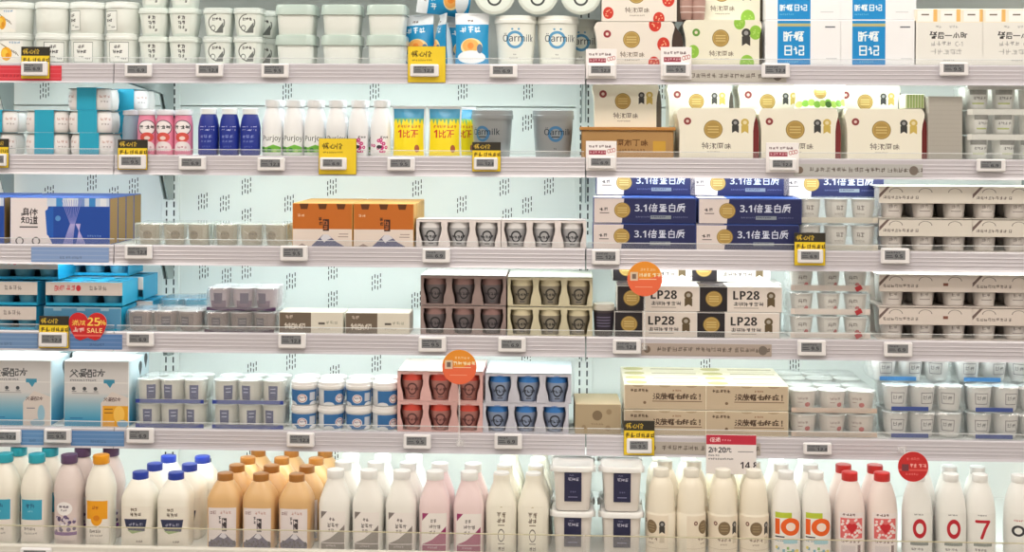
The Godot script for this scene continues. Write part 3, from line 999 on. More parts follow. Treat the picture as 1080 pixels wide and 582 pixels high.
# a gift carton whose sides are drawn in below the shoulders, with a maroon gusset or a dark piece painting the gap shade at the side
func waisted_carton(w: float, h: float, d: float, im: Image, body: Material, gusset: Material, out := 0.085) -> Node3D:
	var p := proto()
	var o := PackedVector2Array()
	var half := [[0.465, 0.0], [0.465, 0.55], [0.475, 0.7], [0.492, 0.8], [0.5, 0.88], [0.485, 0.95], [0.46, 1.0]]
	for e in half:
		o.append(Vector2(e[0] * w, e[1] * h))
	half.reverse()
	for e in half:
		o.append(Vector2(-e[0] * w, e[1] * h))
	mi("carton_body", extrude(o, d), [body, printed(im, 0.4)], p)
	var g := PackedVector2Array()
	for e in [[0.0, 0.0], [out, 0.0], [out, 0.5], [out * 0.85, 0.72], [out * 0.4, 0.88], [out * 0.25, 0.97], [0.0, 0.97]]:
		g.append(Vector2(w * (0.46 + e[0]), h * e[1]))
	mi("gusset_or_gap_shade", extrude(g, 0.003), gusset, p, Vector3(0, 0, d / 2 - 0.012))
	return p

# ---------- top shelf

const INK := Color8(44, 44, 48)
const PAPER := Color8(240, 238, 232)

func row_one() -> void:
	var tubw := rgb8(236, 240, 234, 0.35)
	var lidw := rgb8(238, 242, 238, 0.3)
	var im := sheet(22, 20, Color8(242, 244, 240))
	for e in [[0, 0, 22, 0.5], [0, 19.5, 22, 0.5], [0, 0, 0.5, 20], [21.5, 0, 0.5, 20]]:
		rect(im, e[0], e[1], e[2], e[3], Color8(110, 118, 112))
	say(im, "~~", 6, 3, 3.4, INK)
	say(im, "~~~", 4.5, 8, 3.6, INK)
	scrub(im, 7, 14, 3, 1.6, Color8(90, 96, 90))
	scrub(im, 14, 15.5, 3, 1.8, INK)
	var pe := sheet(34, 26, Color8(244, 244, 240))
	area_fill(pe, [Vector2(0, 8), Vector2(8, 3), Vector2(16, 6), Vector2(25, 20), Vector2(34, 24), Vector2(34, 26), Vector2(0, 26)], Color8(250, 248, 240))
	for e in 9:
		line(pe, Vector2(6 + e * 2.5, 3 + e * 1.2), Vector2(9 + e * 2.5, 5.0 + e * 1.5), 0.7, Color8(120, 110, 90))
	disc(pe, 14, 15, 7.5, Color8(246, 176, 30))
	disc(pe, 12, 14, 4.5, Color8(250, 206, 70))
	disc(pe, 16, 17, 3.0, Color8(232, 150, 20))
	scrub(pe, 18, 1, 4, 3.0, Color8(90, 140, 190))
	var pl := tub(k(17.0), k(16.0), k(33.5), 2.6, tubw, lidw, printed(im), 0.62, 0.08, 0.72)
	var pp := tub(k(17.4), k(16.2), k(33.5), 2.6, tubw, lidw, printed(pe), 0.85, 0.02, 0.76)
	var h := k(33.5)
	for up in 2:
		var tier: String = ["bottom tier, on the shelf", "second tier, on another tub"][up]
		stand(pp, "yoghurt_tub", "tub", 1, 10, k(36), "white yoghurt tub with orange fruit print, %s" % tier, "fruit print tubs", up * h, 0, [-0.1, -0.5][up])
		for e in [[49, 0.45, 2.2, "beside the orange fruit tub"], [86.5, 0.0, -0.75, "second from the fruit tubs"], [124.5, 0.0, -0.7, "next to the small square cups"]]:
			stand(pl, "yoghurt_tub", "tub", 1, e[0], k(36), "white framed label tub %s, %s" % [e[3], tier], "framed label tubs", up * h, 0, e[1 + up])
	# small squared cups
	var sq := sheet(20, 22, Color8(236, 242, 236))
	say(sq, "~~", 5, 2, 4.5, INK)
	say(sq, "~~", 5, 7.5, 4.5, INK)
	say(sq, "~~", 5, 13, 4.0, Color8(70, 76, 74))
	say(sq, "~", 14, 17, 3.5, INK)
	var mt := sheet(20, 22, Color8(236, 242, 236))
	disc(mt, 10, 10, 9.5, Color8(70, 78, 74), 0.0, 8.6)
	rect(mt, 10, 0, 12, 6, Color8(236, 242, 236))
	say(mt, "~~~", 5, 4, 3.5, INK)
	area_fill(mt, [Vector2(8, 20), Vector2(18, 9), Vector2(18, 20)], Color8(110, 116, 114))
	disc(mt, 5.5, 15, 3, Color8(96, 104, 100), 0.0, 2.2)
	var cupw := rgb8(232, 240, 234, 0.35)
	var clid := clear(Color(0.94, 0.98, 0.96), 0.55, 0.12)
	var a := tub(k(15.3), k(12.2), k(30), 5.0, cupw, rgb8(226, 234, 228, 0.2), printed(sq), 0.55, 0.1, 0.78, 0.2)
	var b := tub(k(15.0), k(12.4), k(30), 5.0, cupw, rgb8(222, 230, 226, 0.2), printed(mt), 0.6, 0.05, 0.8, 0.2)
	var ch := k(30.5)
	for up in 3:
		var tier: String = ["bottom tier", "middle tier", "top tier"][up]
		for x in [160, 191.5]:
			stand(a, "yoghurt_cup", "cup", 1, x, k(30), "squared white cup with black print %s, %s" % ["beside the framed tubs" if x == 160 else "beside the mountain cups", tier], "square cups with black print, %s" % tier, up * ch)
		if up < 2:
			for x in [228, 260]:
				stand(b, "yoghurt_cup", "cup", 1, x, k(30), "squared white cup with mountain print %s, %s" % ["beside the black print cups" if x == 228 else "beside the frosted lids", tier], "mountain print cups, %s" % tier, up * ch)
			stand(b, "yoghurt_cup", "cup", 1, 278, k(30), "mountain print cup standing one row behind, %s" % tier, "", up * ch, k(34))
	# plain white tubs with frosted lids
	var q := proto()
	var prof := [Vector2(0, 0.001), Vector2(k(17.5), 0), Vector2(k(18), 0.002), Vector2(k(19.6), k(21)), Vector2(k(19.6), k(22)), Vector2(0, k(22))]
	mi("tub_body", lathe(prof, 36, 7.0), rgb8(240, 245, 240, 0.4), q)
	mi("frosted_lid", lathe([Vector2(k(20.2), k(21)), Vector2(k(21.5), k(21.3)), Vector2(k(21), k(30)), Vector2(k(20.2), k(32)), Vector2(0, k(32))], 36, 7.0), rgb8(186, 202, 194, 0.15), q)
	for up in 2:
		for x in [310, 358.5, 406.5]:
			stand(q, "plain_tub", "tub", 1, x, k(43), "plain white tub with grey frosted lid %s, %s" % [{310: "beside the mountain cups", 358.5: "between two alike", 406.5: "beside the blue pouches"}[x], ["bottom tier", "second tier"][up]], "frosted lid tubs, %s" % ["bottom tier", "second tier"][up], up * k(32.2))
	# blue pouches
	var bp := sheet(36, 56, Color8(26, 150, 206))
	rect(bp, 0, 0, 36, 12, Color8(238, 242, 246))
	say(bp, "~~", 13, 7, 3.0, Color8(90, 60, 60))
	say(bp, "~~~", 5, 14, 7, Color8(240, 246, 250))
	disc(bp, 18, 36, 12, Color8(250, 220, 160), 9)
	disc(bp, 17, 35, 9, Color8(246, 176, 90), 7)
	disc(bp, 17, 35, 3.5, Color8(240, 140, 50))
	disc(bp, 18, 47, 15, Color8(240, 244, 248), 7)
	disc(bp, 27, 38, 3, Color8(90, 120, 150), 5)
	var po := pouch(k(36), k(56), k(26), rgb8(210, 226, 236, 0.3), bp)
	var g := "blue fruit pouches"
	stand(po, "yoghurt_pouch", "pouch", 1, 497, k(26), "blue and white yoghurt pouch with orange fruit, standing beside the ring print bucket", g, 0, 0.004)
	stand(po, "yoghurt_pouch", "pouch", 1, 488, k(26), "blue fruit pouch directly behind the upright one", g, 0, k(46), 0.1)
	stand(po, "yoghurt_pouch", "pouch", 1, 466, k(26), "blue fruit pouch turned aside behind the yellow card", g, 0, 0.03, -1.25)
	stand(po, "yoghurt_pouch", "pouch", 1, 442, k(26), "slumped blue fruit pouch beside the frosted lid tubs", g, 0.003, 0.075, -0.2).rotation.z = 0.06
	var top := stand(po, "yoghurt_pouch", "pouch", 1, 470, k(26), "blue pouch lying across the standing pouches", g, k(70), 0.08, 0.2)
	top.rotation.z = 1.45
	top.position.x += k(24)
	# white buckets
	var oa := sheet(46, 40, Color8(238, 240, 232))
	disc(oa, 23, 15, 10, Color8(90, 160, 206), 0.0, 7.0)
	say(oa, "Öarmilk", 8.0, 9.5, 7.5, Color8(48, 60, 72), 400)
	disc(oa, 20, 3, 1.2, Color8(110, 170, 206))
	disc(oa, 27, 3, 1.2, Color8(110, 170, 206))
	scrub(oa, 21, 31, 2, 1.6, Color8(90, 90, 90))
	scrub(oa, 16, 35, 7, 1.4, Color8(150, 150, 146))
	var oap := printed(oa, 0.4)
	var bk := tub(k(22), k(18.5), k(53), 2.0, rgb8(236, 238, 230, 0.35), rgb8(242, 244, 238, 0.3), oap, 1.05, 0.08, 0.78, 0.15)
	g = "ring print buckets"
	stand(bk, "yoghurt_bucket", "bucket", 1, 543, k(46), "white yoghurt bucket with blue ring and brand lettering, beside the blue pouch", g)
	stand(bk, "yoghurt_bucket", "bucket", 1, 587.5, k(44), "white yoghurt bucket with blue ring, beside the cooler post", g, 0, 0.012)
	stand(bk, "yoghurt_bucket", "bucket", 1, 613, k(44), "white yoghurt bucket half hidden behind the post side bucket", g, 0, k(50))
	var lp := sheet(44, 44, Color8(226, 234, 226))
	disc(lp, 22, 28, 9, Color8(60, 66, 66), 0.0, 6.6)
	rect(lp, 12, 12, 20, 12, Color8(226, 234, 226))
	disc(lp, 35, 22, 1.6, Color8(60, 66, 66))
	disc(lp, 9, 22, 1.6, Color8(60, 66, 66))
	var ly := proto()
	mi("tub_body", lathe([Vector2(0, 0), Vector2(k(17), 0), Vector2(k(20.5), k(46)), Vector2(0, k(46))], 32), rgb8(236, 238, 230, 0.35), ly).rotation.x = PI / 2
	mi("lid", lathe([Vector2(0, k(46)), Vector2(k(21.8), k(46)), Vector2(k(21.8), k(52)), Vector2(k(20), k(53)), Vector2(0, k(53))], 32), rgb8(226, 234, 226, 0.3), ly).rotation.x = PI / 2
	mi("lid_print", extrude(disc_outline(k(19)), 0.0006), printed(lp, 0.4), ly, Vector3(0, 0, k(53.3)))
	for e in [[524, -4, "above the blue pouch"], [568, -8, "between two lying buckets"], [612, -6, "beside the strawberry cartons"]]:
		var o := stand(ly, "yoghurt_bucket", "bucket", 1, e[0], 0.0, "white bucket lying on its side, lid facing out, %s" % e[2], "lying buckets", 0, k(56))
		o.position.y = RY[1] + k(76)
	# waisted fruit cartons
	var st := sheet(86, 47, Color8(234, 226, 216))
	fruit_front(st, Color8(206, 54, 40), Color8(246, 190, 150), Color8(150, 40, 50), [[74, 24, 6.5], [65, 3, 6.5], [64, 44, 6.0], [10, 38, 5.5]])
	var gr := sheet(84, 48, Color8(236, 232, 212))
	fruit_front(gr, Color8(146, 196, 70), Color8(176, 214, 104), Color8(100, 150, 60), [[11, 33, 6.0], [60, 3, 6.0], [77, 13, 6.5], [68, 45, 7.5]])
	badge(gr, 67, 9, 18, Color8(60, 58, 56))
	var dark := rgb8(70, 52, 44)  # dark brown that paints the shade in the gap between fruit cartons
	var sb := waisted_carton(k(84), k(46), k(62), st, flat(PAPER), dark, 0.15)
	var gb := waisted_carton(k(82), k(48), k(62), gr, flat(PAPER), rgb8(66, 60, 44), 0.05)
	stand(sb, "fruit_carton", "carton", 1, 669, k(62), "cream yoghurt carton with strawberries, standing on the shelf")
	stand(sb, "fruit_carton", "carton", 1, 674, k(62), "cream strawberry carton stacked on top of another", "", k(46.5))
	stand(gb, "fruit_carton", "carton", 1, 762, k(62), "cream yoghurt carton with green grapes")
	stand(gb, "fruit_carton", "carton", 1, 763, k(62), "cream carton standing on top of the grape carton", "", k(48.6), k(17))
	# two pink cups standing on the lower cartons
	var pc := proto()
	mi("cup_body", lathe(cup_profile(k(7.5), k(6.4), k(24)), 26), rgb8(178, 142, 132, 0.35), pc)
	mi("cup_rim", lathe([Vector2(k(7.4), k(23.5)), Vector2(k(8.4), k(23.5)), Vector2(k(8.4), k(25)), Vector2(0, k(25.3))], 26), rgb8(226, 206, 200, 0.3), pc)
	for e in 2:
		mi("pale_stripe", lathe([Vector2(k(6.9) + e * 0.0006, k(7 + e * 6)), Vector2(k(7.15) + e * 0.0008, k(7.2 + e * 6)), Vector2(k(7.2) + e * 0.0008, k(8.4 + e * 6)), Vector2(k(6.9) + e * 0.0006, k(8.6 + e * 6))], 26), rgb8(220, 200, 192, 0.3), pc)
	for e in [[726, "beside the strawberry carton"], [739, "beside the upper cream carton"]]:
		stand(pc, "pink_cup", "cup", 1, e[0] - 2, k(16), "dusky pink striped cup standing before the upper cream carton, %s" % e[1], "", k(48.5), 0.0)
	# blue panelled cartons
	var du := sheet(82, 48, Color8(244, 244, 246))
	rect(du, 13, 0, 36, 48, Color8(14, 140, 208))
	rect(du, 13, 3, 36, 3.2, Color8(190, 184, 130))
	say(du, "断糖", 19, 11, 11, Color8(240, 248, 252), 700, 1.5)
	say(du, "日记", 19, 26, 11, Color8(240, 248, 252), 700, 1.5)
	scrub(du, 21, 43, 7, 2.0, Color8(150, 206, 236))
	rect(du, 65, 6, 11, 1.4, Color8(90, 96, 106))
	rect(du, 66, 40, 12, 0.6, Color8(190, 192, 198))
	var dc := carton(k(78.5), k(48), k(60), flat(Color8(240, 240, 242)), du)
	var d2 := sheet(82, 48, Color8(244, 244, 246))
	rect(d2, 13, 0, 36, 48, Color8(14, 140, 208))
	say(d2, "断糖日记", 15, 32, 7, Color8(240, 248, 252), 700, 1.0)
	scrub(d2, 15, 42, 8, 1.8, Color8(150, 206, 236))
	rect(d2, 60, 40, 14, 0.6, Color8(190, 192, 198))
	var dd := carton(k(78.5), k(48), k(60), flat(Color8(240, 240, 242)), d2)
	for e in [[847, 0, "bottom tier beside the grape carton"], [926, 0, "bottom tier beside the tuck flap cartons"], [847, 1, "second tier above the grape side stack"], [926, 1, "second tier beside the tuck flaps"]]:
		stand(dd if e[1] else dc, "blue_panel_carton", "carton", 1, e[0], k(60), "white carton with blue lettered panel, %s" % e[2], "blue panelled cartons", e[1] * k(48.4), e[1] * 0.004)
	# tuck flap cartons
	var cn := sheet(71, 60, Color8(236, 234, 228))
	rect(cn, 0, 0, 71, 14, Color8(244, 236, 218))
	for e in 3:
		rect(cn, 3 + e * 24, 1, 16, 12, Color8(250, 248, 244))
		rect(cn, 7 + e * 24, 5, 8, 1.4, Color8(110, 96, 84))
		rect(cn, 19.5 + e * 24, 0, 4, 13, Color8(240, 190, 110))
	say(cn, "餐后一小时", 16, 24, 7.2, Color8(56, 54, 56), 700, 0.9)
	say(cn, "~~~~", 17, 34, 5, Color8(150, 148, 148), 400)
	say(cn, "C-1", 42, 34.5, 4.5, Color8(150, 148, 148), 400)
	say(cn, "~~~~~", 17, 42, 6, Color8(164, 162, 160), 400)
	scrub(cn, 22, 17, 2, 3, Color8(150, 150, 150))
	scrub(cn, 36, 17, 3, 3, Color8(170, 170, 170))
	scrub(cn, 30, 53, 6, 1.8, Color8(120, 118, 118))
	var cc := carton(k(71), k(60), k(58), flat(PAPER), cn)
	stand(cc, "tuck_flap_carton", "carton", 1, 1000.5, k(58), "cream carton with orange edged tuck flaps, beside the blue panelled cartons")
	stand(cc, "tuck_flap_carton", "carton", 1, 1072.5, k(58), "cream carton with orange edged tuck flaps, second from the blue panelled ones")

func fruit_front(im: Image, c: Color, d: Color, seal: Color, fruit: Array) -> void:
	disc(im, 14, 13, 4, seal)
	disc(im, 14, 13, 1.7, Color8(230, 214, 200))
	medal(im, 40, 19, 9)
	say(im, "特浓原味", 28, 32, 6, Color8(96, 80, 64), 400)
	scrub(im, 33, 40, 9, 1.6, Color8(130, 116, 100))
	for f in fruit:
		blot(im, f[0], f[1], f[2], c, d)

# ---------- second shelf

func gold_front(w: float, h: float) -> Image:
	var im := sheet(w, h, Color8(242, 238, 222))
	disc(im, 11, h * 0.26, 3.8, Color8(140, 56, 56))
	disc(im, 11, h * 0.26, 1.6, Color8(226, 206, 196))
	medal(im, w * 0.46, h * 0.42, h * 0.18)
	badge(im, w * 0.74, h * 0.22, h * 0.27, Color8(60, 60, 60))
	badge(im, w * 0.86, h * 0.21, h * 0.29, Color8(206, 180, 92))
	say(im, "特浓原味", w * 0.32, h * 0.68, h * 0.13, Color8(84, 74, 66), 400)
	scrub(im, w * 0.38, h * 0.85, 8, 1.5, Color8(130, 122, 112))
	return im

func row_two() -> void:
	# cup pairs in teal sleeves
	var teal := rgb8(36, 168, 202, 0.45)
	var cupm := rgb8(238, 236, 234, 0.35)
	var p := proto()
	var ch := k(24)
	var prof := [Vector2(0, 0.001), Vector2(k(9.0), 0), Vector2(k(10.2), k(2)), Vector2(k(11.2), k(10)), Vector2(k(10.6), k(18)), Vector2(k(9), k(22.5)), Vector2(0, k(22.5))]
	var bm := lathe(prof, 26)
	var cl := sheet(12, 16, Color8(240, 236, 236))
	scrub(cl, 1, 3, 3, 3, Color8(190, 150, 140))
	scrub(cl, 2, 9, 3, 2, Color8(150, 140, 140))
	var clm := printed(cl)
	for s in [-1.0, 1.0]:
		for z in [1.0, -1.0]:
			var c := mi("cup", bm, cupm, p, Vector3(s * k(12.2), 0, z * k(11.6)))
			mi("foil_lid", lathe([Vector2(k(9.4), k(22.3)), Vector2(k(11), k(22.6)), Vector2(k(11), k(23.2)), Vector2(0, k(23.4))], 26), rgb8(120, 130, 132, 0.3), c)
			if z > 0:
				mi("label", wrap_label(prof, k(3), k(19), 0.7), clm, c, Vector3.ZERO).rotation.y = s * 0.7
	var sl := begin()
	var zf := k(23.4)
	for e in [[-zf, zf, k(23.5), k(24)], [-zf, zf, 0.0, 0.0004]]:
		add_box(sl, Vector3(-k(10.5), e[2], e[0]), Vector3(k(10.5), e[3], e[1]))
	for s in [-1.0, 1.0]:
		add_box(sl, Vector3(-k(10.5), 0, s * zf - 0.0005), Vector3(k(10.5), k(24), s * zf + 0.0005))
	mi("card_sleeve", finish([sl]), teal, p)
	var g := "teal sleeved cup packs"
	for e in [[-10, 0, 0, "bottom tier, beside the cooler end"], [-8, 1, 0, "second tier, beside the cooler end"], [46.5, 0, 0, "bottom tier, middle stack"], [46.5, 1, 0, "second tier, middle stack"], [94, 0, 0, "bottom tier, behind the yellow tag"], [92, 1, 0, "second tier, behind the yellow tag"], [91, 2, 0.004, "third tier, on the stack behind the yellow tag"], [131, 1, 0.117, "second tier, behind the pink bottles"], [131, 2, 0.117, "third tier, against the shelf bracket"], [131, 0, 0.117, "bottom tier, hidden behind the pink bottles"]]:
		stand(p, "sleeved_cup_pack", "cup pack", 2, e[0], k(47), "white cups held by a teal sleeve, %s" % e[3], g, e[1] * k(24.2), e[2])
	# pink bottles
	var pk := sheet(24, 46, Color8(236, 146, 176))
	disc(pk, 12, 12, 9.5, Color8(60, 56, 70))
	disc(pk, 12, 12, 8.6, Color8(246, 240, 242))
	say(pk, "~~~", 4, 9, 5, INK)
	disc(pk, 12, 24, 7, Color8(222, 90, 80), 6)
	disc(pk, 12, 25, 3, Color8(246, 220, 214), 2.4)
	disc(pk, 12, 38, 9, Color8(244, 236, 238), 9)
	scrub(pk, 7, 35, 3, 3, Color8(170, 90, 110))
	var pprof := [Vector2(0, 0.001), Vector2(k(9), 0), Vector2(k(9.8), k(2)), Vector2(k(9.8), k(32)), Vector2(k(8.8), k(40)), Vector2(k(8.0), k(44)), Vector2(k(8.0), k(46)), Vector2(0, k(46))]
	var pb := proto()
	mi("bottle_body", lathe(pprof, 28), rgb8(236, 140, 172, 0.35), pb)
	mi("label", wrap_label(pprof, k(1), k(40), 1.3), printed(pk, 0.35), pb)
	mi("foil_cap", lathe([Vector2(k(8.2), k(43)), Vector2(k(9.6), k(43.5)), Vector2(k(9.4), k(48)), Vector2(k(8.6), k(49)), Vector2(0, k(49.5))], 28, 2.0, 1), rgb8(214, 214, 220, 0.25), pb)
	for e in [[152, 0.3], [171.5, 0.0], [191, 0.1]]:
		stand(pb, "drink_bottle", "bottle", 2, e[0], k(20), "small pink drink bottle with round white label, %s" % {152: "behind the yellow tag", 171.5: "between two alike", 191: "beside the dark blue bottles"}[e[0]], "pink drink bottles", 0, 0, e[1])
	for x in [151, 171, 190]:
		stand(pb, "drink_bottle", "bottle", 2, x, k(20), "pink drink bottle in the second row, %s" % {151: "behind the yellow tag", 171: "between two alike", 190: "beside the dark blue bottles"}[x], "pink drink bottles, second row", 0, k(20.5))
	var gb := proto()
	mi("bottle_body", lathe(pprof, 28), rgb8(150, 172, 190, 0.35), gb)
	mi("foil_cap", lathe([Vector2(k(8.2), k(43)), Vector2(k(9.6), k(43.5)), Vector2(k(9.4), k(48)), Vector2(0, k(49.5))], 28, 2.0, 1), rgb8(214, 214, 220, 0.25), gb)
	stand(gb, "drink_bottle", "bottle", 2, 136, k(20), "grey blue drink bottle behind the yellow tag", "", -0.0, 0.03)
	# dark blue bottles
	var db := sheet(26, 46, Color8(36, 54, 150))
	say(db, "~~~", 5, 10, 6, Color8(220, 226, 246))
	say(db, "~~~", 6, 21, 4.5, Color8(170, 184, 226), 400)
	scrub(db, 7, 28, 4, 3, Color8(150, 166, 216))
	scrub(db, 8, 35, 4, 2.4, Color8(110, 130, 196))
	var bprof := [Vector2(0, 0.001), Vector2(k(9), 0), Vector2(k(10.6), k(2)), Vector2(k(10.8), k(30)), Vector2(k(9.0), k(40)), Vector2(k(7.2), k(45)), Vector2(k(7.2), k(47)), Vector2(0, k(47))]
	var bb := proto()
	mi("bottle_body", lathe(bprof, 28), rgb8(34, 52, 148, 0.3), bb)
	mi("label", wrap_label(bprof, k(2), k(40), 1.15), printed(db, 0.3), bb)
	mi("cap", lathe([Vector2(k(7), k(44.5)), Vector2(k(8.6), k(44.5)), Vector2(k(8.6), k(50)), Vector2(k(7.6), k(51)), Vector2(0, k(51))], 40, 2.0, 1), rgb8(236, 240, 242, 0.3), bb)
	for x in [217, 239.5, 261.5]:
		stand(bb, "drink_bottle", "bottle", 2, x, k(22), "dark blue bottle with white cap, %s" % {217: "beside the pink bottles", 239.5: "between two alike", 261.5: "beside the slim white bottles"}[x], "dark blue drink bottles")
	for x in [218, 240, 262]:
		stand(bb, "drink_bottle", "bottle", 2, x, k(22), "dark blue bottle in the second row, %s" % {218: "beside the pink bottles", 240: "between two alike", 262: "beside the slim white bottles"}[x], "dark blue drink bottles, second row", 0, k(22.5))
	# white slim bottles
	var pu := sheet(26, 24, Color8(244, 246, 246))
	say(pu, "Purjoy", 3, 2, 5.5, Color8(44, 50, 46), 400)
	area_fill(pu, [Vector2(0, 14), Vector2(8, 15), Vector2(16, 12), Vector2(26, 15), Vector2(26, 24), Vector2(0, 24)], Color8(120, 190, 70))
	area_fill(pu, [Vector2(0, 16), Vector2(5, 14), Vector2(8, 24), Vector2(0, 24)], Color8(52, 120, 52))
	disc(pu, 12, 18, 2.6, Color8(60, 140, 60))
	disc(pu, 18, 19, 2.2, Color8(170, 214, 110))
	var fl := sheet(26, 24, Color8(244, 244, 246))
	for e in 12:
		disc(fl, rng.randf_range(3, 23), rng.randf_range(6, 22), rng.randf_range(1.2, 2.4), Color8(206, 60, 130), 0.0, 0.6)
	disc(fl, 13, 14, 3, Color8(60, 50, 60), 2)
	scrub(fl, 14, 2, 3, 3, Color8(60, 60, 66))
	var wprof := [Vector2(0, 0.001), Vector2(k(9.5), 0), Vector2(k(10.8), k(2)), Vector2(k(11), k(30)), Vector2(k(10.2), k(38)), Vector2(k(7.6), k(48)), Vector2(k(6.2), k(53)), Vector2(k(6.2), k(58)), Vector2(0, k(58))]
	var pm := bottle(wprof, 2.0, rgb8(244, 246, 248, 0.32), rgb8(246, 248, 250, 0.3), k(8), k(7.5), printed(pu, 0.35), k(1), k(24), 1.15)
	var fm := bottle(wprof, 2.0, rgb8(244, 246, 248, 0.32), rgb8(246, 248, 250, 0.3), k(8), k(7.5), printed(fl, 0.35), k(1), k(24), 1.15)
	for x in [285, 307.5, 329.5, 353]:
		stand(pm, "yoghurt_bottle", "bottle", 2, x, k(22), "slim white bottle with black lettering and green leaves, %s" % {285: "beside the dark blue bottles", 307.5: "second from the dark blue bottles", 329.5: "third from the dark blue bottles", 353: "beside the flower bottles"}[x], "white bottles with green bases")
	for x in [376.5, 400]:
		stand(fm, "yoghurt_bottle", "bottle", 2, x, k(22), "slim white bottle with pink flower print, %s" % {376.5: "behind the yellow card", 400: "beside the yellow pouch"}[x], "white bottles with pink flowers")
	for x in [291, 312, 333, 356, 380, 402]:
		stand(pm, "yoghurt_bottle", "bottle", 2, x, k(22), "slim white bottle in the second row, %s" % {291: "beside the dark blue bottles", 312: "second from the dark blue bottles", 333: "third from the dark blue bottles", 356: "third from the yellow pouches", 380: "second from the yellow pouches", 402: "beside the yellow pouches"}[x], "white bottles, second row", 0, k(23))
	# yellow pouches
	var ye := sheet(38, 54, Color8(246, 222, 20))
	rect(ye, 0, 0, 38, 14, Color8(60, 150, 190))
	for e in 9:
		area_fill(ye, [Vector2(e * 4.3, 13), Vector2(e * 4.3 + 4.3, 13), Vector2(e * 4.3 + 2.1, 17 + (e % 3) * 2)], Color8(110, 180, 130))
	say(ye, "1比不", 6, 25, 8.5, Color8(206, 60, 40))
	scrub(ye, 6, 20, 7, 3.6, Color8(196, 90, 40))
	disc(ye, 29, 45, 2.6, Color8(170, 90, 60), 4)
	for e in [[0, 0, 38, 3], [0, 0, 1.8, 54], [36.2, 0, 1.8, 54], [0, 52.4, 38, 1.6]]:
		rect(ye, e[0], e[1], e[2], e[3], Color8(232, 238, 240))
	var yp := pouch(k(36), k(54), k(24), rgb8(226, 232, 230, 0.3), ye)
	stand(yp, "yoghurt_pouch", "pouch", 2, 430, k(24), "yellow and blue pouch with red characters, beside the flower bottles", "yellow pouches")
	stand(yp, "yoghurt_pouch", "pouch", 2, 468, k(24), "yellow and blue pouch with red characters, beside the grey bucket", "yellow pouches")
	stand(yp, "yoghurt_pouch", "pouch", 2, 485, k(24), "yellow pouch turned aside behind the front pouches", "yellow pouches", 0, 0.075, 0.5)
	# grey buckets
	var oa := sheet(46, 40, Color8(164, 169, 172))
	disc(oa, 23, 16, 9.5, Color8(84, 140, 190))
	disc(oa, 23, 16, 6.2, Color8(156, 166, 174))
	say(oa, "Öarmilk", 8.5, 10, 7.2, Color8(40, 54, 66), 400)
	rect(oa, 18, 19, 10, 1.2, Color8(50, 60, 70))
	scrub(oa, 21, 33, 2, 1.6, Color8(60, 64, 66))
	var silver := StandardMaterial3D.new()
	silver.albedo_color = Color8(164, 169, 172)
	silver.metallic = 0.6
	silver.roughness = 0.4
	var oam := printed(oa, 0.4)
	oam.metallic = 0.6
	var gk := tub(k(21.5), k(18.5), k(50), 2.0, silver, silver, oam, 1.0, 0.08, 0.78, 0.19)
	stand(gk, "yoghurt_bucket", "bucket", 2, 518, k(44), "silver grey bucket with blue disc, behind the black and yellow tag", "", 0, 0.0, -0.5)
	stand(gk, "yoghurt_bucket", "bucket", 2, 583, k(44), "silver grey bucket with blue disc and lettering, standing alone by the post", "", 0, 0.0, 0.15)
	# cream cartons with medals
	var gf := gold_front(82, 54)
	var red := rgb8(128, 40, 42)
	var cream := flat(Color8(238, 233, 216))
	var gc := waisted_carton(k(82), k(53), k(60), gf, cream, red)
	var small := gold_front(68, 45)
	var gs := waisted_carton(k(70), k(47), k(50), small, cream, rgb8(90, 84, 76))
	g = "cream medal cartons"
	stand(gc, "medal_carton", "carton", 2, 755.5, k(60), "cream carton with gold medal beside the brown pudding tray", g)
	stand(gc, "medal_carton", "carton", 2, 842, k(60), "cream carton with gold medal behind the crimson price card", g, -0.0, 0.002)
	stand(gc, "medal_carton", "carton", 2, 933, k(60), "cream carton with gold medal beside the plain grey carton", g, -0.0, 0.002)
	# the brown tray with a carton on it
	var pd := sheet(100, 30, Color8(178, 138, 86))
	say(pd, "原布丁味", 38, 9, 8, Color8(96, 60, 26))
	scrub(pd, 40, 20, 9, 3, Color8(110, 76, 40))
	rect(pd, 78, 11, 14, 12, Color8(206, 160, 60))
	var tr := carton(k(96), k(29), k(80), rgb8(170, 122, 62), pd)
	mi("tray_rim", cbox(k(100), k(3.5), k(84), 0.001), rgb8(186, 130, 62), tr, Vector3(0, k(29.2), 0))
	stand(tr, "pudding_tray", "tray", 2, 662, k(84), "brown cardboard pudding tray with printed characters", "", 0, 0.004)
	stand(gs, "medal_carton", "carton", 2, 659.5, k(50), "small cream medal carton standing on the brown tray", "", k(32.8), 0.03)
	stand(gs, "medal_carton", "carton", 2, 737, k(50), "small cream medal carton behind the one beside the tray", "", k(34), 0.16)
	stand(gs, "medal_carton", "carton", 2, 812, k(50), "small cream medal carton with red side, behind the front cartons", "", k(34), 0.16)
	stand(gs, "medal_carton", "carton", 2, 915, k(50), "small cream medal carton standing behind the plain grey carton", "", k(34), 0.16)
	var lift := thing("shelf_riser", "white riser block under the rear medal cartons", "riser", Vector3(P(810, 150, -0.2).x, RY[2] + 0.0005, -0.25))
	mi("riser_block", cbox(0.56, k(33.6), 0.14), cream, lift)
	# green bag lying on the cartons
	var gbim := sheet(54, 28, Color8(238, 240, 226))
	for e in 9:
		disc(gbim, 4 + e * 6, 24 - (e % 3), 3.6, Color8(126, 180, 70) if e % 2 else Color8(170, 206, 96))
	disc(gbim, 34, 24, 3.4, Color8(60, 100, 40))
	medal(gbim, 26, 11, 7)
	var gp := pouch(k(54), k(28), k(30), rgb8(230, 234, 220, 0.3), gbim)
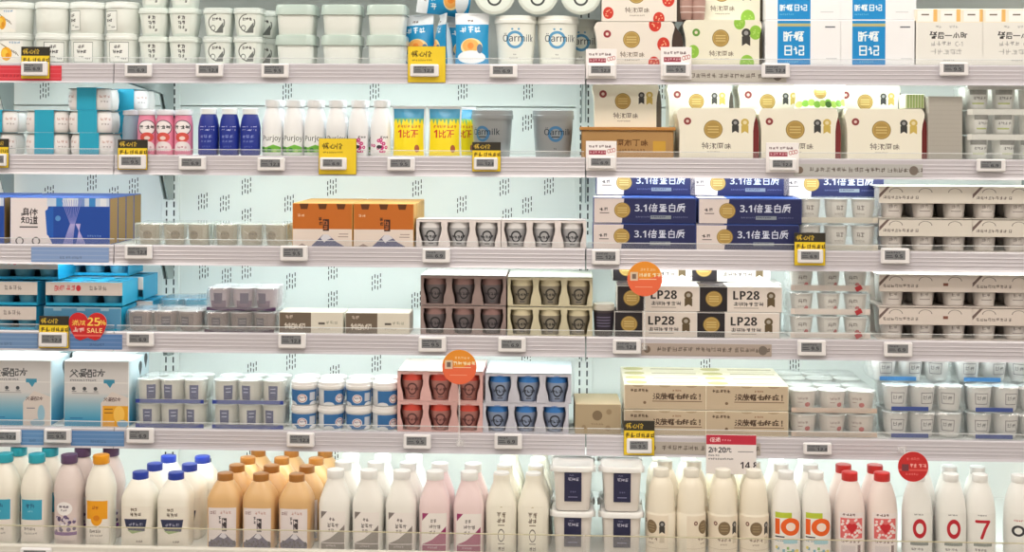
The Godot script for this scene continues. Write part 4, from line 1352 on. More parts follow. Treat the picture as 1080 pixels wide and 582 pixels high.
	stand(gp, "fruit_bag", "bag", 2, 867, k(30), "clear white bag with gold medal and green fruit on the cartons", "", k(53.5), 0.03)
	var stp := sheet(22, 15, Color8(214, 220, 180))
	for e in 6:
		rect(stp, 2 + e * 3.4, 0, 1.3, 15, Color8(150, 180, 90))
	var sc := carton(k(20), k(15), k(30), rgb8(224, 226, 206), stp)
	stand(sc, "striped_carton", "carton", 2, 965, k(30), "small carton with green stripes on the cream cartons", "", k(53.5), 0.03)
	# the plain grey carton
	var pg := sheet(37, 64, Color8(176, 172, 164))
	for e in 14:
		rect(pg, 0, 4.5 * e, 37, 0.5, Color8(170, 166, 158))
	var pcn := carton(k(35), k(66), k(66), rgb8(186, 182, 174), pg)
	stand(pcn, "plain_carton", "carton", 2, 997, k(66), "plain grey beige carton turned end on")
	# cups stacked three high in film
	var gcup := sheet(16, 18, Color8(226, 226, 222))
	rect(gcup, 0, 0, 16, 5, Color8(120, 118, 112))
	scrub(gcup, 3, 7, 4, 3, INK)
	rect(gcup, 2, 13, 12, 1.5, Color8(176, 190, 90))
	var fp := film_pack(k(82), k(78), k(56), 3, 3, rgb8(214, 214, 206, 0.35), rgb8(130, 126, 120, 0.3), printed(gcup), k(11.5), k(9.5), rgb8(222, 222, 216), k(6), k(21))
	stand(fp, "wrapped_cup_pack", "cup pack", 2, 1062, k(56), "grey lidded cups stacked three high in clear film")

# ---------- third shelf

func ring_label(base: Color, ink: Color) -> Image:
	var im := sheet(23, 19, base)
	disc(im, 12, 8.5, 6.6, ink, 0.0, 4.9)
	say(im, "~~~~~", 2, 7.2, 3.6, ink, 700)
	rect(im, 8, 16, 8, 1.4, ink.lightened(0.2))
	return im

func row_three() -> void:
	# blue and white sleeved cartons, four deep
	var sh := sheet(108, 50, Color8(30, 76, 168))
	rect(sh, 0, 0, 40, 50, Color8(238, 230, 232))
	area_fill(sh, [Vector2(40, 0), Vector2(47, 0), Vector2(41, 10), Vector2(38, 26), Vector2(41, 40), Vector2(46, 50), Vector2(38, 50)], Color8(238, 230, 232))
	area_fill(sh, [Vector2(38, 14), Vector2(47, 8), Vector2(47, 44), Vector2(40, 40)], Color8(34, 96, 190))
	rect(sh, 40, 0, 68, 9, Color8(206, 220, 240))
	for e in 5:
		rect(sh, 50 + e * 12, 0, 7, 9, [Color8(70, 150, 220), Color8(226, 232, 244), Color8(120, 150, 210), Color8(60, 140, 210), Color8(230, 236, 246)][e])
	say(sh, "身体", 12, 11, 8.5, Color8(60, 54, 60), 700, 1.0)
	say(sh, "知道", 12, 20, 8.5, Color8(60, 54, 60), 700, 1.0)
	rect(sh, 10, 31, 20, 1.4, Color8(70, 64, 70))
	disc(sh, 10, 47, 4.5, Color8(60, 54, 60), 0.0, 3.2)
	disc(sh, 28, 47, 4.5, Color8(60, 54, 60), 0.0, 3.2)
	for e in 9:
		line(sh, Vector2(58 + e * 1.2, 50), Vector2(68 + (e - 4) * 0.6, 28), 0.6, Color8(190, 180, 230))
		line(sh, Vector2(68 + (e - 4) * 0.6, 28), Vector2(56 + e * 2.7, 2), 0.6, Color8(150, 150, 220))
		line(sh, Vector2(82 - e * 1.2, 50), Vector2(74 + (e - 4) * 0.6, 28), 0.6, Color8(190, 180, 230))
	disc(sh, 52, 22, 3, Color8(90, 150, 216))
	scrub(sh, 84, 40, 6, 2.4, Color8(150, 180, 226))
	var side := rgb8(150, 116, 58)
	var bc := carton(k(108), k(50), k(26), flat(Color8(60, 96, 170)), sh, side)
	for j in 4:
		var where: String = ["front of its row", "second of its row", "third of its row", "last of its row"][j]
		for e in [[-48, "beside the cooler end"], [63, "next to the clear cup trays"]]:
			var o := stand(bc, "sleeved_carton", "carton", 3, e[0], k(26), "blue and white lettered carton %s, %s" % [e[1], where], "blue and white sleeved cartons")
			o.position.z -= j * k(27.5)
	# clear trays of brown-tinted cups
	var bt := sheet(20, 18, Color8(170, 160, 140))
	line(bt, Vector2(0, 4), Vector2(20, 16), 0.8, Color8(220, 214, 200))
	disc(bt, 10, 9, 5, Color8(140, 124, 100))
	scrub(bt, 5, 6, 3, 3, Color8(96, 84, 66))
	for e in [[181, "beside the blue carton"], [263, "beside the orange cartons"]]:
		var t := film_pack(k(81), k(24), k(54), 3, 1, rgb8(188, 180, 160, 0.3), rgb8(202, 206, 196, 0.25), printed(bt), k(12.4), k(10.8))
		for s in [-1, 0, 1, 2]:
			mi("cell_wall", cbox(0.0016, k(23), k(50), 0.0003), clear(Color(0.95, 1, 0.98), 0.3, 0.1), t, Vector3((s - 0.5) * k(26.6), 0.001, 0))
		stand(t, "cup_tray", "cup pack", 3, e[0], k(54), "clear tray of three brown pudding cups %s" % e[1])
	# orange cartons
	var og := sheet(64, 47, Color8(196, 108, 36))
	rect(og, 0, 28, 64, 19, Color8(230, 216, 206))
	for e in 3:
		area_fill(og, [Vector2(7 + e * 20, 0), Vector2(17 + e * 20, 0), Vector2(15.5 + e * 20, 6), Vector2(8.5 + e * 20, 6)], Color8(96, 52, 22))
	scrub(og, 5, 11, 2, 3.6, Color8(240, 220, 200))
	say(og, "~", 28, 15, 4, Color8(50, 26, 16))
	say(og, "~", 28, 20, 4, Color8(50, 26, 16))
	rect(og, 32.5, 17, 6.5, 13, Color8(58, 28, 20))
	say(og, "~", 33, 18, 5.4, Color8(190, 110, 60))
	say(og, "~", 33, 24, 5.4, Color8(190, 110, 60))
	area_fill(og, [Vector2(20, 47), Vector2(26, 41), Vector2(33, 34), Vector2(38, 34), Vector2(47, 42), Vector2(56, 47)], Color8(92, 96, 132))
	area_fill(og, [Vector2(30, 38), Vector2(33, 34), Vector2(38, 34), Vector2(42, 38), Vector2(37, 40), Vector2(34, 43)], Color8(220, 218, 226))
	area_fill(og, [Vector2(5, 47), Vector2(10, 44), Vector2(16, 47)], Color8(150, 130, 120))
	rect(og, 50, 33, 10, 0.8, Color8(150, 130, 120))
	rect(og, 49, 36, 11, 0.8, Color8(150, 130, 120))
	var oc := carton(k(64), k(46), k(26), rgb8(208, 160, 84), og)
	for j in 4:
		for e in [[340, "beside the clear cup trays"], [404.5, "beside the grey cup cartons"]]:
			var o := stand(oc, "mountain_carton", "carton", 3, e[0], k(26), "orange carton with blue mountain, %s, %s" % [e[1], ["front of its row", "second of its row", "third of its row", "last of its row"][j]], "orange mountain cartons")
			o.position.z -= j * k(27)
			if j > 1:
				o.position.y += k(2.0) * (j - 1) * 0.0
	# grey cups in white cartons
	var rl := printed(ring_label(Color8(186, 186, 188), Color8(44, 46, 52)), 0.4)
	var gcp := cup_carton(k(89), k(30), k(32), 3, rgb8(228, 220, 218), rgb8(178, 178, 182, 0.35), rgb8(212, 212, 212, 0.3), rl, k(10.2), k(7.6), rgb8(222, 220, 220, 0.3), 0.0028)
	stand(gcp, "cup_carton", "cup pack", 3, 483.5, k(32), "white carton of three grey ring cups beside the orange cartons")
	stand(gcp, "cup_carton", "cup pack", 3, 573.5, k(32), "white carton of three grey ring cups beside the cooler post")
	# navy protein cartons
	var nv := sheet(108, 27, Color8(34, 40, 88))
	area_fill(nv, [Vector2(0, 0), Vector2(32, 0), Vector2(29.5, 27), Vector2(0, 27)], Color8(224, 212, 208))
	medal(nv, 30, 13, 8.6)
	say(nv, "~~", 6, 10, 4, Color8(70, 64, 66))
	rect(nv, 6, 15.5, 10, 1.0, Color8(110, 100, 100))
	say(nv, "3.1", 43, 6.5, 7.6, Color8(214, 220, 236), 700)
	say(nv, "倍蛋白质", 58.5, 5.6, 9, Color8(214, 220, 236), 700, 1.1)
	scrub(nv, 44, 19.5, 8, 1.8, Color8(130, 136, 170))
	rect(nv, 60, 18.5, 22, 4, Color8(136, 146, 156))
	scrub(nv, 61, 19.3, 7, 2, Color8(40, 44, 88))
	scrub(nv, 84, 19.5, 8, 1.8, Color8(130, 136, 170))
	var nc := carton(k(107), k(26.5), k(40), rgb8(58, 76, 140), nv)
	mi("top_print", cbox(k(76), 0.0008, k(38), 0.0002), rgb8(60, 96, 176), nc, Vector3(k(14), k(26.5), 0))
	mi("pale_end", cbox(k(29), 0.0008, k(38), 0.0002), rgb8(226, 218, 214), nc, Vector3(-k(38.5), k(26.5), 0))
	var g := "navy protein cartons"
	for e in [[679.5, 0, 0, "bottom tier, beside the cooler post"], [788.5, 0, 0, "bottom tier, beside the wrapped cups"], [680, 1, 0.002, "middle tier, beside the cooler post"], [791, 1, 0.002, "middle tier, beside the wrapped cups"], [681, 2, 0.115, "top tier set back, beside the cooler post"], [780, 2, 0.115, "top tier set back, in the middle"], [879, 2, 0.115, "top tier set back, above the wrapped cups"]]:
		stand(nc, "protein_carton", "carton", 3, e[0], k(40), "white and navy carton with gold medal, %s" % e[3], g, e[1] * k(27.2), e[2])
	for e in [[682, 0, "bottom tier, second row beside the post"], [788, 0, "bottom tier, second row beside the cups"], [682, 1, "middle tier, second row beside the post"], [788, 1, "middle tier, second row beside the cups"]]:
		stand(nc, "protein_carton", "carton", 3, e[0], k(40), "navy protein carton in the %s" % e[2], g, e[1] * k(27.2), k(44))
	# wrapped cups
	wrapped(3, 884, 2, k(28), "grey", ["bottom tier beside the promotion tag", "upper tier with kraft band"])
	wide_sleeves(3, Color8(222, 216, 206), "on the protein carton shelf")

func wrapped(row: int, px: float, tiers: int, th: float, tone: String, words: Array) -> void:
	var im := sheet(18, 18, Color8(222, 218, 212))
	say(im, "~~", 4, 3, 4.5, Color8(110, 100, 94))
	scrub(im, 3, 10, 4, 2.4, Color8(150, 140, 134))
	if tone == "pink":
		disc(im, 13, 13, 2.6, Color8(190, 70, 70))
	var m := printed(im, 0.4)
	for t in tiers:
		var p := film_pack(k(84), th - 0.001, k(50), 3, 1, rgb8(206, 202, 196, 0.3), rgb8(226, 228, 226, 0.25), m, k(11.8), k(9.0), rgb8(206, 200, 186) if tone == "grey" else rgb8(222, 210, 202), k(6), k(1))
		if tone == "pink":
			var f := mi("red_flag", cbox(k(7), k(5), 0.0008, 0.0002), rgb8(180, 50, 56), p, Vector3(k(30), k(2), k(25) + 0.0006))
			f.rotation.z = 0.5
		stand(p, "wrapped_cup_pack", "cup pack", row, px, k(50), "film wrapped pack of three pale cups, %s" % words[t], "", t * th, t * 0.003)

# long white sleeves with cups showing underneath
func wide_sleeves(row: int, paper: Color, where: String) -> void:
	var im := sheet(95, 17, paper)
	area_fill(im, [Vector2(0, 8), Vector2(8, 0), Vector2(11, 0), Vector2(0, 12)], Color8(110, 92, 88))
	for e in 3:
		disc(im, 17 + e * 30, 6, 7, Color8(120, 112, 106), 4.5, 6.2)
		rect(im, 8 + e * 30, 6, 18, 6, paper)
	say(im, "~~~~~~~~ ~", 4, 9.5, 3.6, Color8(90, 80, 76), 400)
	if row == 4:
		rect(im, 65, 8, 5, 3, Color8(130, 80, 66))
	var cl := sheet(18, 14, Color8(214, 208, 204))
	say(cl, "~~", 4, 1, 4.5, Color8(120, 112, 108), 400)
	rect(cl, 3, 8, 12, 0.8, Color8(130, 122, 118))
	var p := proto()
	var h := k(33.5)
	var w := k(96)
	var d := k(58)
	var st := begin()
	add_box(st, Vector3(-w / 2, h - 0.0012, -d / 2), Vector3(w / 2, h, d / 2))
	add_box(st, Vector3(-w / 2, 0, -d / 2), Vector3(w / 2, 0.0012, d / 2))
	add_box(st, Vector3(-w / 2, 0.0012, -d / 2), Vector3(w / 2, h - 0.0012, -d / 2 + 0.0012))
	mi("sleeve", finish([st]), flat(paper), p)
	mi("sleeve_front", cbox(w, k(17.5), 0.0014, 0.0003), [flat(paper), printed(im, 0.45)], p, Vector3(0, h - k(17.5), d / 2 - 0.0007))
	var prof := cup_profile(k(12), k(10.2), h - 0.006)
	var bm := lathe(prof, 24)
	var lm := foil(k(12), h - 0.006)
	var wm := wrap_label(prof, k(2), k(15), 0.75)
	var clm := printed(cl, 0.4)
	for i in 3:
		for j in 2:
			var c := mi("cup", bm, rgb8(208, 202, 198, 0.35), p, Vector3((i - 1) * w / 3, 0.0014, d / 2 - k(14.5) - j * k(26)))
			mi("foil_lid", lm, rgb8(220, 220, 218, 0.25), c)
			if j == 0:
				mi("label", wm, clm, c)
	for t in 2:
		for e in [[976.5, "beside the wrapped cups"], [1075, "second from the wrapped cups"]]:
			stand(p, "sleeved_cup_pack", "cup pack", row, e[0], d, "white sleeved cups %s, %s, %s" % [e[1], ["bottom tier", "upper tier"][t], where], "white sleeved cups %s" % where, t * k(34.2))

# ---------- fourth shelf

func row_four() -> void:
	# teal trays of cups
	var tl := rgb8(24, 158, 198, 0.45)
	var fr := sheet(84, 11, Color8(216, 206, 200))
	say(fr, "酸奶", 10, 2.5, 5, Color8(206, 90, 96))
	say(fr, "~~", 22, 2.5, 5, Color8(206, 90, 96))
	disc(fr, 36, 5, 2.6, Color8(200, 50, 60))
	say(fr, "~~~~", 48, 2.8, 4.4, Color8(150, 140, 136))
	var plain := sheet(84, 24, Color8(84, 146, 184))
	for e in 3:
		rect(plain, 10 + e * 26, 0, 9, 4, Color8(150, 186, 206))
	rect(plain, 0, 0, 84, 1.2, Color8(150, 186, 206))
	var p := teal_tray(tl, fr, 14.0)
	var q := teal_tray(tl, plain, 22.0)
	var g := "teal cup trays"
	for e in [[-2, 0, 0.0, "bottom tier beside the cooler end"], [-1, 1, 0.004, "second tier beside the cooler end"], [21, 2, 0.03, "third tier with white front band"], [88.5, 1, 0.006, "second tier above the sale sticker"], [112, 1, 0.14, "second tier set back by the bracket"], [96, 2, 0.14, "third tier set back by the bracket"], [122, 0, 0.14, "bottom tier set back by the bracket"]]:
		stand(p, "teal_cup_tray", "cup pack", 4, e[0], k(54), "teal cardboard tray of yoghurt cups, %s" % e[3], g, e[1] * k(26.4), e[2])
	stand(q, "teal_cup_tray", "cup pack", 4, 87, k(54), "teal cardboard tray with plain blue front behind the sale sticker", "", 0, 0.0)
	# brown cups in film
	var bl := sheet(16, 18, Color8(126, 106, 104))
	rect(bl, 4, 3, 8, 11, Color8(70, 58, 70))
	rect(bl, 5, 6, 6, 1, Color8(150, 130, 140))
	rect(bl, 5, 9, 6, 1, Color8(150, 130, 140))
	var blm := printed(bl, 0.4)
	var b4 := film_pack(k(82), k(23), k(56), 3, 1, rgb8(150, 128, 122, 0.3), rgb8(206, 198, 200, 0.25), blm, k(12.4), k(10.8))
	stand(b4, "wrapped_cup_pack", "cup pack", 4, 171, k(56), "film wrapped brown cups beside the teal trays")
	var b5 := film_pack(k(76), k(22), k(56), 3, 1, rgb8(140, 118, 116, 0.3), rgb8(206, 198, 200, 0.25), blm, k(11.6), k(10.2), rgb8(74, 50, 70), k(3), k(0.3))
	stand(b5, "wrapped_cup_pack", "cup pack", 4, 252, k(56), "film wrapped brown cups under the purple banded ones")
	var pl := sheet(16, 18, Color8(176, 160, 172))
	rect(pl, 0, 10, 16, 8, Color8(110, 78, 110))
	rect(pl, 4, 2, 8, 11, Color8(76, 56, 96))
	var b6 := film_pack(k(76), k(25), k(56), 3, 1, rgb8(176, 160, 170, 0.3), rgb8(220, 216, 220, 0.25), printed(pl, 0.4), k(11.6), k(9.8), rgb8(74, 42, 84), k(3.4), k(0.3))
	stand(b6, "wrapped_cup_pack", "cup pack", 4, 254, k(56), "film wrapped purple cups with dark purple band", "", k(22.8), 0.003)
	var te := film_pack(k(52), k(20), k(56), 2, 1, rgb8(60, 160, 190, 0.3), rgb8(30, 160, 206, 0.25), null, k(12), k(10))
	stand(te, "wrapped_cup_pack", "cup pack", 4, 191, k(56), "film wrapped cups with bright teal lids behind the brown cups", "", k(8), k(62))
	var under := thing("shelf_riser", "low clear riser under the teal lidded cups", "riser", Vector3(P(191, 335, ZF[4] - k(62)).x, RY[4] + 0.0005, ZF[4] - k(90)))
	mi("riser_block", cbox(k(50), k(7.9), k(56)), rgb8(206, 214, 216), under)
	# small brown and cream cartons
	var br := sheet(68, 23, Color8(222, 216, 202))
	rect(br, 0, 0, 34, 23, Color8(112, 98, 84))
	say(br, "~~", 6, 3, 4, Color8(206, 190, 176))
	say(br, "特酸奶", 5.5, 12, 7, Color8(222, 214, 200))
	rect(br, 42, 11, 7, 2.4, Color8(90, 84, 76))
	scrub(br, 50, 9, 3, 4, Color8(150, 150, 130))
	scrub(br, 42, 17, 6, 2, Color8(170, 164, 150))
	var sc := carton(k(68), k(22.5), k(36), rgb8(224, 220, 208), br)
	stand(sc, "small_carton", "carton", 4, 328, k(36), "small brown and cream carton beside the purple cups")
	stand(sc, "small_carton", "carton", 4, 398, k(36), "small brown and cream carton beside the brown cup cartons")
	# cup cartons, two high
	var dk := printed(ring_label(Color8(104, 96, 98), Color8(40, 38, 44)), 0.4)
	var pcx := cup_carton(k(90), k(31), k(36), 3, rgb8(150, 130, 126), rgb8(110, 100, 102, 0.35), rgb8(150, 120, 116, 0.3), dk, k(10.4), k(8.0), rgb8(140, 108, 104, 0.3), 0.0028)
	mi("white_top", cbox(k(89), 0.0008, k(35.5), 0.0002), rgb8(236, 232, 230), pcx, Vector3(0, k(31), 0))
	var ck := printed(ring_label(Color8(142, 134, 118), Color8(48, 46, 44)), 0.4)
	var ccx := cup_carton(k(89), k(30.5), k(36), 3, rgb8(206, 198, 168), rgb8(146, 138, 122, 0.35), rgb8(210, 200, 170, 0.3), ck, k(10.4), k(8.0), rgb8(206, 196, 164, 0.3), 0.0028)
	mi("white_top", cbox(k(88), 0.0008, k(35.5), 0.0002), rgb8(236, 236, 226), ccx, Vector3(0, k(30.5), 0))
	for t in 2:
		var tier: String = ["bottom tier", "upper tier"][t]
		for j in 2:
			var deep: String = ["front row", "second row"][j]
			var o := stand(pcx, "cup_carton", "cup pack", 4, 488.5, k(36), "purple brown carton of three dark cups, %s, %s" % [tier, deep], "", t * k(31.4))
			o.position.z -= j * k(37)
			o = stand(ccx, "cup_carton", "cup pack", 4, 580, k(36), "cream carton of three khaki cups, %s, %s" % [tier, deep], "", t * k(31))
			o.position.z -= j * k(37)
	# one dark cup alone
	var dl := sheet(24, 24, Color8(46, 40, 54))
	for e in 4:
		rect(dl, 4, 5 + e * 4, 15, 1.6, Color8(110, 104, 130))
	var dc := tub(k(11), k(9.5), k(34), 2.0, rgb8(70, 62, 64, 0.35), rgb8(206, 202, 192, 0.3), printed(dl, 0.4), 1.2, 0.18, 0.72, 0.2)
	stand(dc, "yoghurt_cup", "cup", 4, 637, k(22), "single dark purple cup with pale lid beside the lettered cartons")
	# black and white lettered cartons
	var lp := sheet(86, 27, Color8(226, 216, 208))
	rect(lp, 0, 0, 29, 27, Color8(34, 28, 34))
	medal(lp, 15, 13, 8.8)
	say(lp, "LP28", 34, 4.2, 9.4, Color8(38, 34, 36), 700)
	say(lp, "~~~~~~", 36, 16.5, 4.8, Color8(84, 78, 76))
	rect(lp, 36, 22.5, 26, 0.7, Color8(150, 140, 130))
	badge(lp, 75, 5, 17, Color8(96, 80, 56))
	var lc := carton(k(86), k(26.5), k(38), rgb8(234, 230, 226), lp)
	mi("black_top", cbox(k(28.5), 0.0005, k(37.5), 0.0002), rgb8(60, 52, 54), lc, Vector3(-k(28.5), k(26.5), 0))
	for e in [[691.5, 0, 0, "bottom tier, beside the dark cup"], [778.5, 0, 0, "bottom tier, beside the wrapped cups"], [694, 1, 0.003, "middle tier, behind the orange sign"], [781, 1, 0.003, "middle tier, beside the wrapped cups"], [688, 2, 0.1, "top tier set back, behind the orange sign"], [769.5, 2, 0.1, "top tier set back, beside the wrapped cups"]]:
		stand(lc, "lettered_carton", "carton", 4, e[0], k(38), "black and white carton with gold medal, %s" % e[3], "black and white lettered cartons", e[1] * k(26.9), e[2])
	for e in [[694, 0, "bottom"], [781, 0, "bottom"], [694, 1, "middle"], [781, 1, "middle"]]:
		stand(lc, "lettered_carton", "carton", 4, e[0], k(38), "lettered carton in the second row, %s tier, %s" % [e[2], "behind the orange sign" if e[0] == 694 else "beside the wrapped cups"], "lettered cartons, second row, %s tier" % e[2], e[1] * k(26.9), 0.095)
	wrapped(4, 876, 3, k(24.4), "pink", ["bottom tier with red flag", "middle tier with red flag", "top tier with red flag"])
	wide_sleeves(4, Color8(220, 210, 202), "on the lettered carton shelf")

func teal_tray(tl: Material, im: Image, fh: float) -> Node3D:
	var p := proto()
	var w := k(83)
	var h := k(25)
	var d := k(54)
	var st := begin()
	add_box(st, Vector3(-w / 2, 0, -d / 2), Vector3(w / 2, 0.0012, d / 2))
	for s in [-1.0, 1.0]:
		add_box(st, Vector3(s * (w / 2 - 0.0006) - 0.0006, 0.0012, -d / 2), Vector3(s * (w / 2 - 0.0006) + 0.0006, h, d / 2))
	add_box(st, Vector3(-w / 2, 0.0012, -d / 2), Vector3(w / 2, h, -d / 2 + 0.0012))
	# the roof has square openings over the cups
	var cell := w / 3
	for i in 3:
		var x := -w / 2 + cell * i
		add_box(st, Vector3(x, h - 0.0012, -d / 2), Vector3(x + cell * 0.22, h, d / 2))
		add_box(st, Vector3(x + cell * 0.78, h - 0.0012, -d / 2), Vector3(x + cell, h, d / 2))
		add_box(st, Vector3(x + cell * 0.22, h - 0.0012, d / 2 - k(9)), Vector3(x + cell * 0.78, h, d / 2))
		add_box(st, Vector3(x + cell * 0.22, h - 0.0012, -k(5)), Vector3(x + cell * 0.78, h, k(5)))
		add_box(st, Vector3(x + cell * 0.22, h - 0.0012, -d / 2), Vector3(x + cell * 0.78, h, -d / 2 + k(9)))
	add_box(st, Vector3(-w / 2, 0.0012, d / 2 - 0.0012), Vector3(w / 2, k(3), d / 2))
	if fh > 15.0:
		add_box(st, Vector3(-w / 2, k(3), d / 2 - 0.0012), Vector3(w / 2, h, d / 2))
	mi("tray", finish([st]), tl, p)
	mi("front_band", cbox(w, k(fh), 0.001, 0.0003), [flat(Color8(222, 222, 222)), printed(im, 0.45)], p, Vector3(0, h - k(fh), d / 2 + 0.0006))
	var prof := cup_profile(k(12), k(9.5), h - 0.004)
	var bm := lathe(prof, 22)
	var lm := foil(k(12), h - 0.004)
	for i in 3:
		for j in 2:
			var c := mi("cup", bm, rgb8(96, 170, 196, 0.35), p, Vector3(-w / 2 + cell * (i + 0.5), 0.0014, d / 2 - k(14) - j * k(25.5)))
			mi("foil_lid", lm, rgb8(150, 196, 214, 0.25), c)
	return p

# ---------- fifth shelf

func row_five() -> void:
	# tall formula boxes
	for e in 2:
		var im := sheet(70, 69, Color8(208, 206, 206))
		for y in 35:
			rect(im, 0, 34.0 + y, 70, 1.2, Color8(208, 206, 206).lerp(Color8(60, 150, 190), clampf((y + 1) / 30.0, 0, 1)))
		rect(im, 0, 22, 70, 1.0, Color8(226, 224, 222))
		say(im, "父爱配方", 6, 8, 9, Color8(54, 56, 62), 700, 1.0)
		scrub(im, 6, 19, 12, 2.2, Color8(70, 72, 80))
		for j in 3:
			disc(im, 10 + j * 12, 29, 2, Color8(70, 74, 80))
			rect(im, 8.0 + j * 12, 31.6, 5, 0.7, Color8(110, 112, 116))
		rect(im, 8, 33.6, 30, 0.6, Color8(140, 140, 142))
		rect(im, 43, 19, 12, 4, Color8(60, 140, 170))
		area_fill(im, [Vector2(46, 23), Vector2(53, 23), Vector2(50, 28)], Color8(60, 140, 170))
		area_fill(im, [Vector2(40, 44), Vector2(52, 32), Vector2(70, 38), Vector2(70, 69), Vector2(40, 69)], Color8(214, 204, 198))
		say(im, "父爱配方", 43, 38, 4.4, Color8(90, 70, 70))
		if e == 1:
			rect(im, 42, 47, 28, 22, Color8(230, 166, 44))
			disc(im, 60, 56, 6, Color8(244, 196, 90), 9)
			disc(im, 64, 66, 6, Color8(120, 170, 206), 4)
			rect(im, 44, 50, 9, 1, Color8(130, 80, 30))
			rect(im, 44, 54, 9, 1, Color8(130, 80, 30))
		else:
			disc(im, 60, 56, 4, Color8(150, 190, 210), 9)
			rect(im, 44, 50, 9, 1, Color8(120, 120, 130))
			disc(im, 56, 66, 8, Color8(150, 180, 200), 4)
		rect(im, 6, 60, 14, 1, Color8(40, 110, 160))
		rect(im, 6, 63, 22, 1, Color8(40, 110, 160))
		var si := sheet(50, 69, Color8(206, 224, 232))
		for y in 40:
			rect(si, 0, 29.0 + y, 50, 1.2, Color8(206, 224, 232).lerp(Color8(40, 140, 186), clampf((y + 1) / 36.0, 0, 1)))
		disc(si, 38, 10, 6, Color8(30, 40, 50), 5)
		area_fill(si, [Vector2(32, 12), Vector2(44, 12), Vector2(38, 22)], Color8(30, 40, 50))
		var bx := carton(k(70), k(70), k(52), rgb8(240, 246, 248), im, printed(si, 0.45))
		stand(bx, "formula_box", "box", 5, [19.5, 101.5][e], k(52), "tall white and blue formula box with %s" % ["pale glass picture beside the cooler end", "yellow picture beside wrapped cups"][e])
		stand(bx, "formula_box", "box", 5, [29, 109][e], k(52), "formula box standing behind the one with %s" % ["pale picture", "yellow picture"][e], "", 0, k(54))
	# wrapped cups with navy labels
	var nl := sheet(18, 20, Color8(210, 208, 200))
	rect(nl, 5, 2, 9, 16, Color8(40, 46, 110))
	rect(nl, 7, 5, 5, 1, Color8(180, 184, 216))
	rect(nl, 7, 9, 5, 1, Color8(180, 184, 216))
	var nlm := printed(nl, 0.4)
	for e in [[178.5, "beside the formula box", 75], [261, "beside the blue tubs", 78]]:
		var fp := film_pack(k(e[2]), k(52), k(54), 3, 2, rgb8(204, 204, 194, 0.3), rgb8(226, 230, 228, 0.25), nlm, k(11.9), k(11.0), rgb8(40, 62, 150), k(4), k(0.2))
		stand(fp, "wrapped_cup_pack", "cup pack", 5, e[0], k(54), "film wrapped cups with navy labels and blue bands, %s" % e[1])
	# blue and white tubs
	var bt := sheet(40, 18, Color8(52, 110, 168))
	disc(bt, 20, 10, 6, Color8(236, 232, 232), 5.4)
	disc(bt, 20, 10, 5, Color8(170, 90, 90), 4.4, 4.2)
	scrub(bt, 16.5, 8, 3, 2.6, Color8(60, 60, 100))
	disc(bt, 6, 18, 7, Color8(226, 228, 232), 4)
	disc(bt, 35, 18, 6, Color8(226, 228, 232), 4)
	rect(bt, 29, 3, 8, 10, Color8(200, 206, 216))
	var tb := tub(k(13.6), k(12.8), k(25), 2.0, rgb8(220, 222, 224, 0.35), rgb8(236, 234, 232, 0.3), printed(bt, 0.4), 1.35, 0.04, 0.66, 0.27)
	for t in 2:
		for e in [[318.5, 0.0], [347, 0.9], [376.5, 0.0], [404.5, 0.85]]:
			stand(tb, "yoghurt_tub", "tub", 5, e[0], k(27.5), "blue and white tub %s, %s" % [{318.5: "beside the navy label cups", 347.0: "second from the navy label cups", 376.5: "second from the red cups", 404.5: "beside the red cups"}[float(e[0])], ["bottom tier", "upper tier"][t]], "blue and white tubs, %s" % ["bottom tier", "upper tier"][t], t * k(25.3), 0, e[1])
		for x in [322, 350, 379, 406]:
			stand(tb, "yoghurt_tub", "tub", 5, x, k(27.5), "blue and white tub in the second row, %s, %s" % [{322: "beside the navy label cups", 350: "second from the navy label cups", 379: "second from the red cups", 406: "beside the red cups"}[x], ["bottom tier", "upper tier"][t]], "blue and white tubs, second row, %s" % ["bottom tier", "upper tier"][t], t * k(25.3), k(29))
	# red and blue cup cartons
	var rd := printed(ring_label(Color8(176, 120, 112), Color8(90, 50, 52)), 0.4)
	var rc := cup_carton(k(90), k(31.5), k(40), 3, rgb8(222, 176, 172), rgb8(176, 120, 112, 0.35), rgb8(206, 70, 60, 0.3), rd, k(10.4), k(7.8), rgb8(206, 72, 58, 0.3), 0.003)
	mi("white_top", cbox(k(89), 0.0008, k(39.5), 0.0002), rgb8(240, 230, 222), rc, Vector3(0, k(31.5), 0))
	var bl := printed(ring_label(Color8(142, 156, 182), Color8(40, 46, 60)), 0.4)
	var bcx := cup_carton(k(90), k(31), k(40), 3, rgb8(200, 200, 212), rgb8(142, 156, 182, 0.35), rgb8(50, 116, 190, 0.3), bl, k(10.4), k(7.8), rgb8(52, 118, 190, 0.3), 0.003)
	mi("white_top", cbox(k(89), 0.0008, k(39.5), 0.0002), rgb8(232, 240, 244), bcx, Vector3(0, k(31), 0))
	for t in 2:
		for j in 2:
			var words := [["bottom tier", "upper tier"][t], ["front row", "second row"][j]]
			var o := stand(rc, "cup_carton", "cup pack", 5, 464, k(40), "pale carton of three red rimmed cups, %s, %s" % words, "", t * k(31.9))
			o.position.z -= j * k(41)
			o = stand(bcx, "cup_carton", "cup pack", 5, [554.5, 557][t], k(40), "grey carton of three blue rimmed cups, %s, %s" % words, "", t * k(31.4))
			o.position.z -= j * k(41)
	# the kraft box alone
	var kr := sheet(50, 32, Color8(178, 160, 130))
	disc(kr, 24, 12, 5.5, Color8(126, 108, 84))
	disc(kr, 37, 8, 3, Color8(156, 136, 106))
	disc(kr, 36, 26, 3, Color8(156, 136, 106))
	disc(kr, 9, 25, 2.4, Color8(156, 136, 106))
	scrub(kr, 17, 20, 5, 2.6, Color8(140, 120, 96))
	var kb := carton(k(48), k(31.5), k(60), rgb8(190, 172, 140), kr)
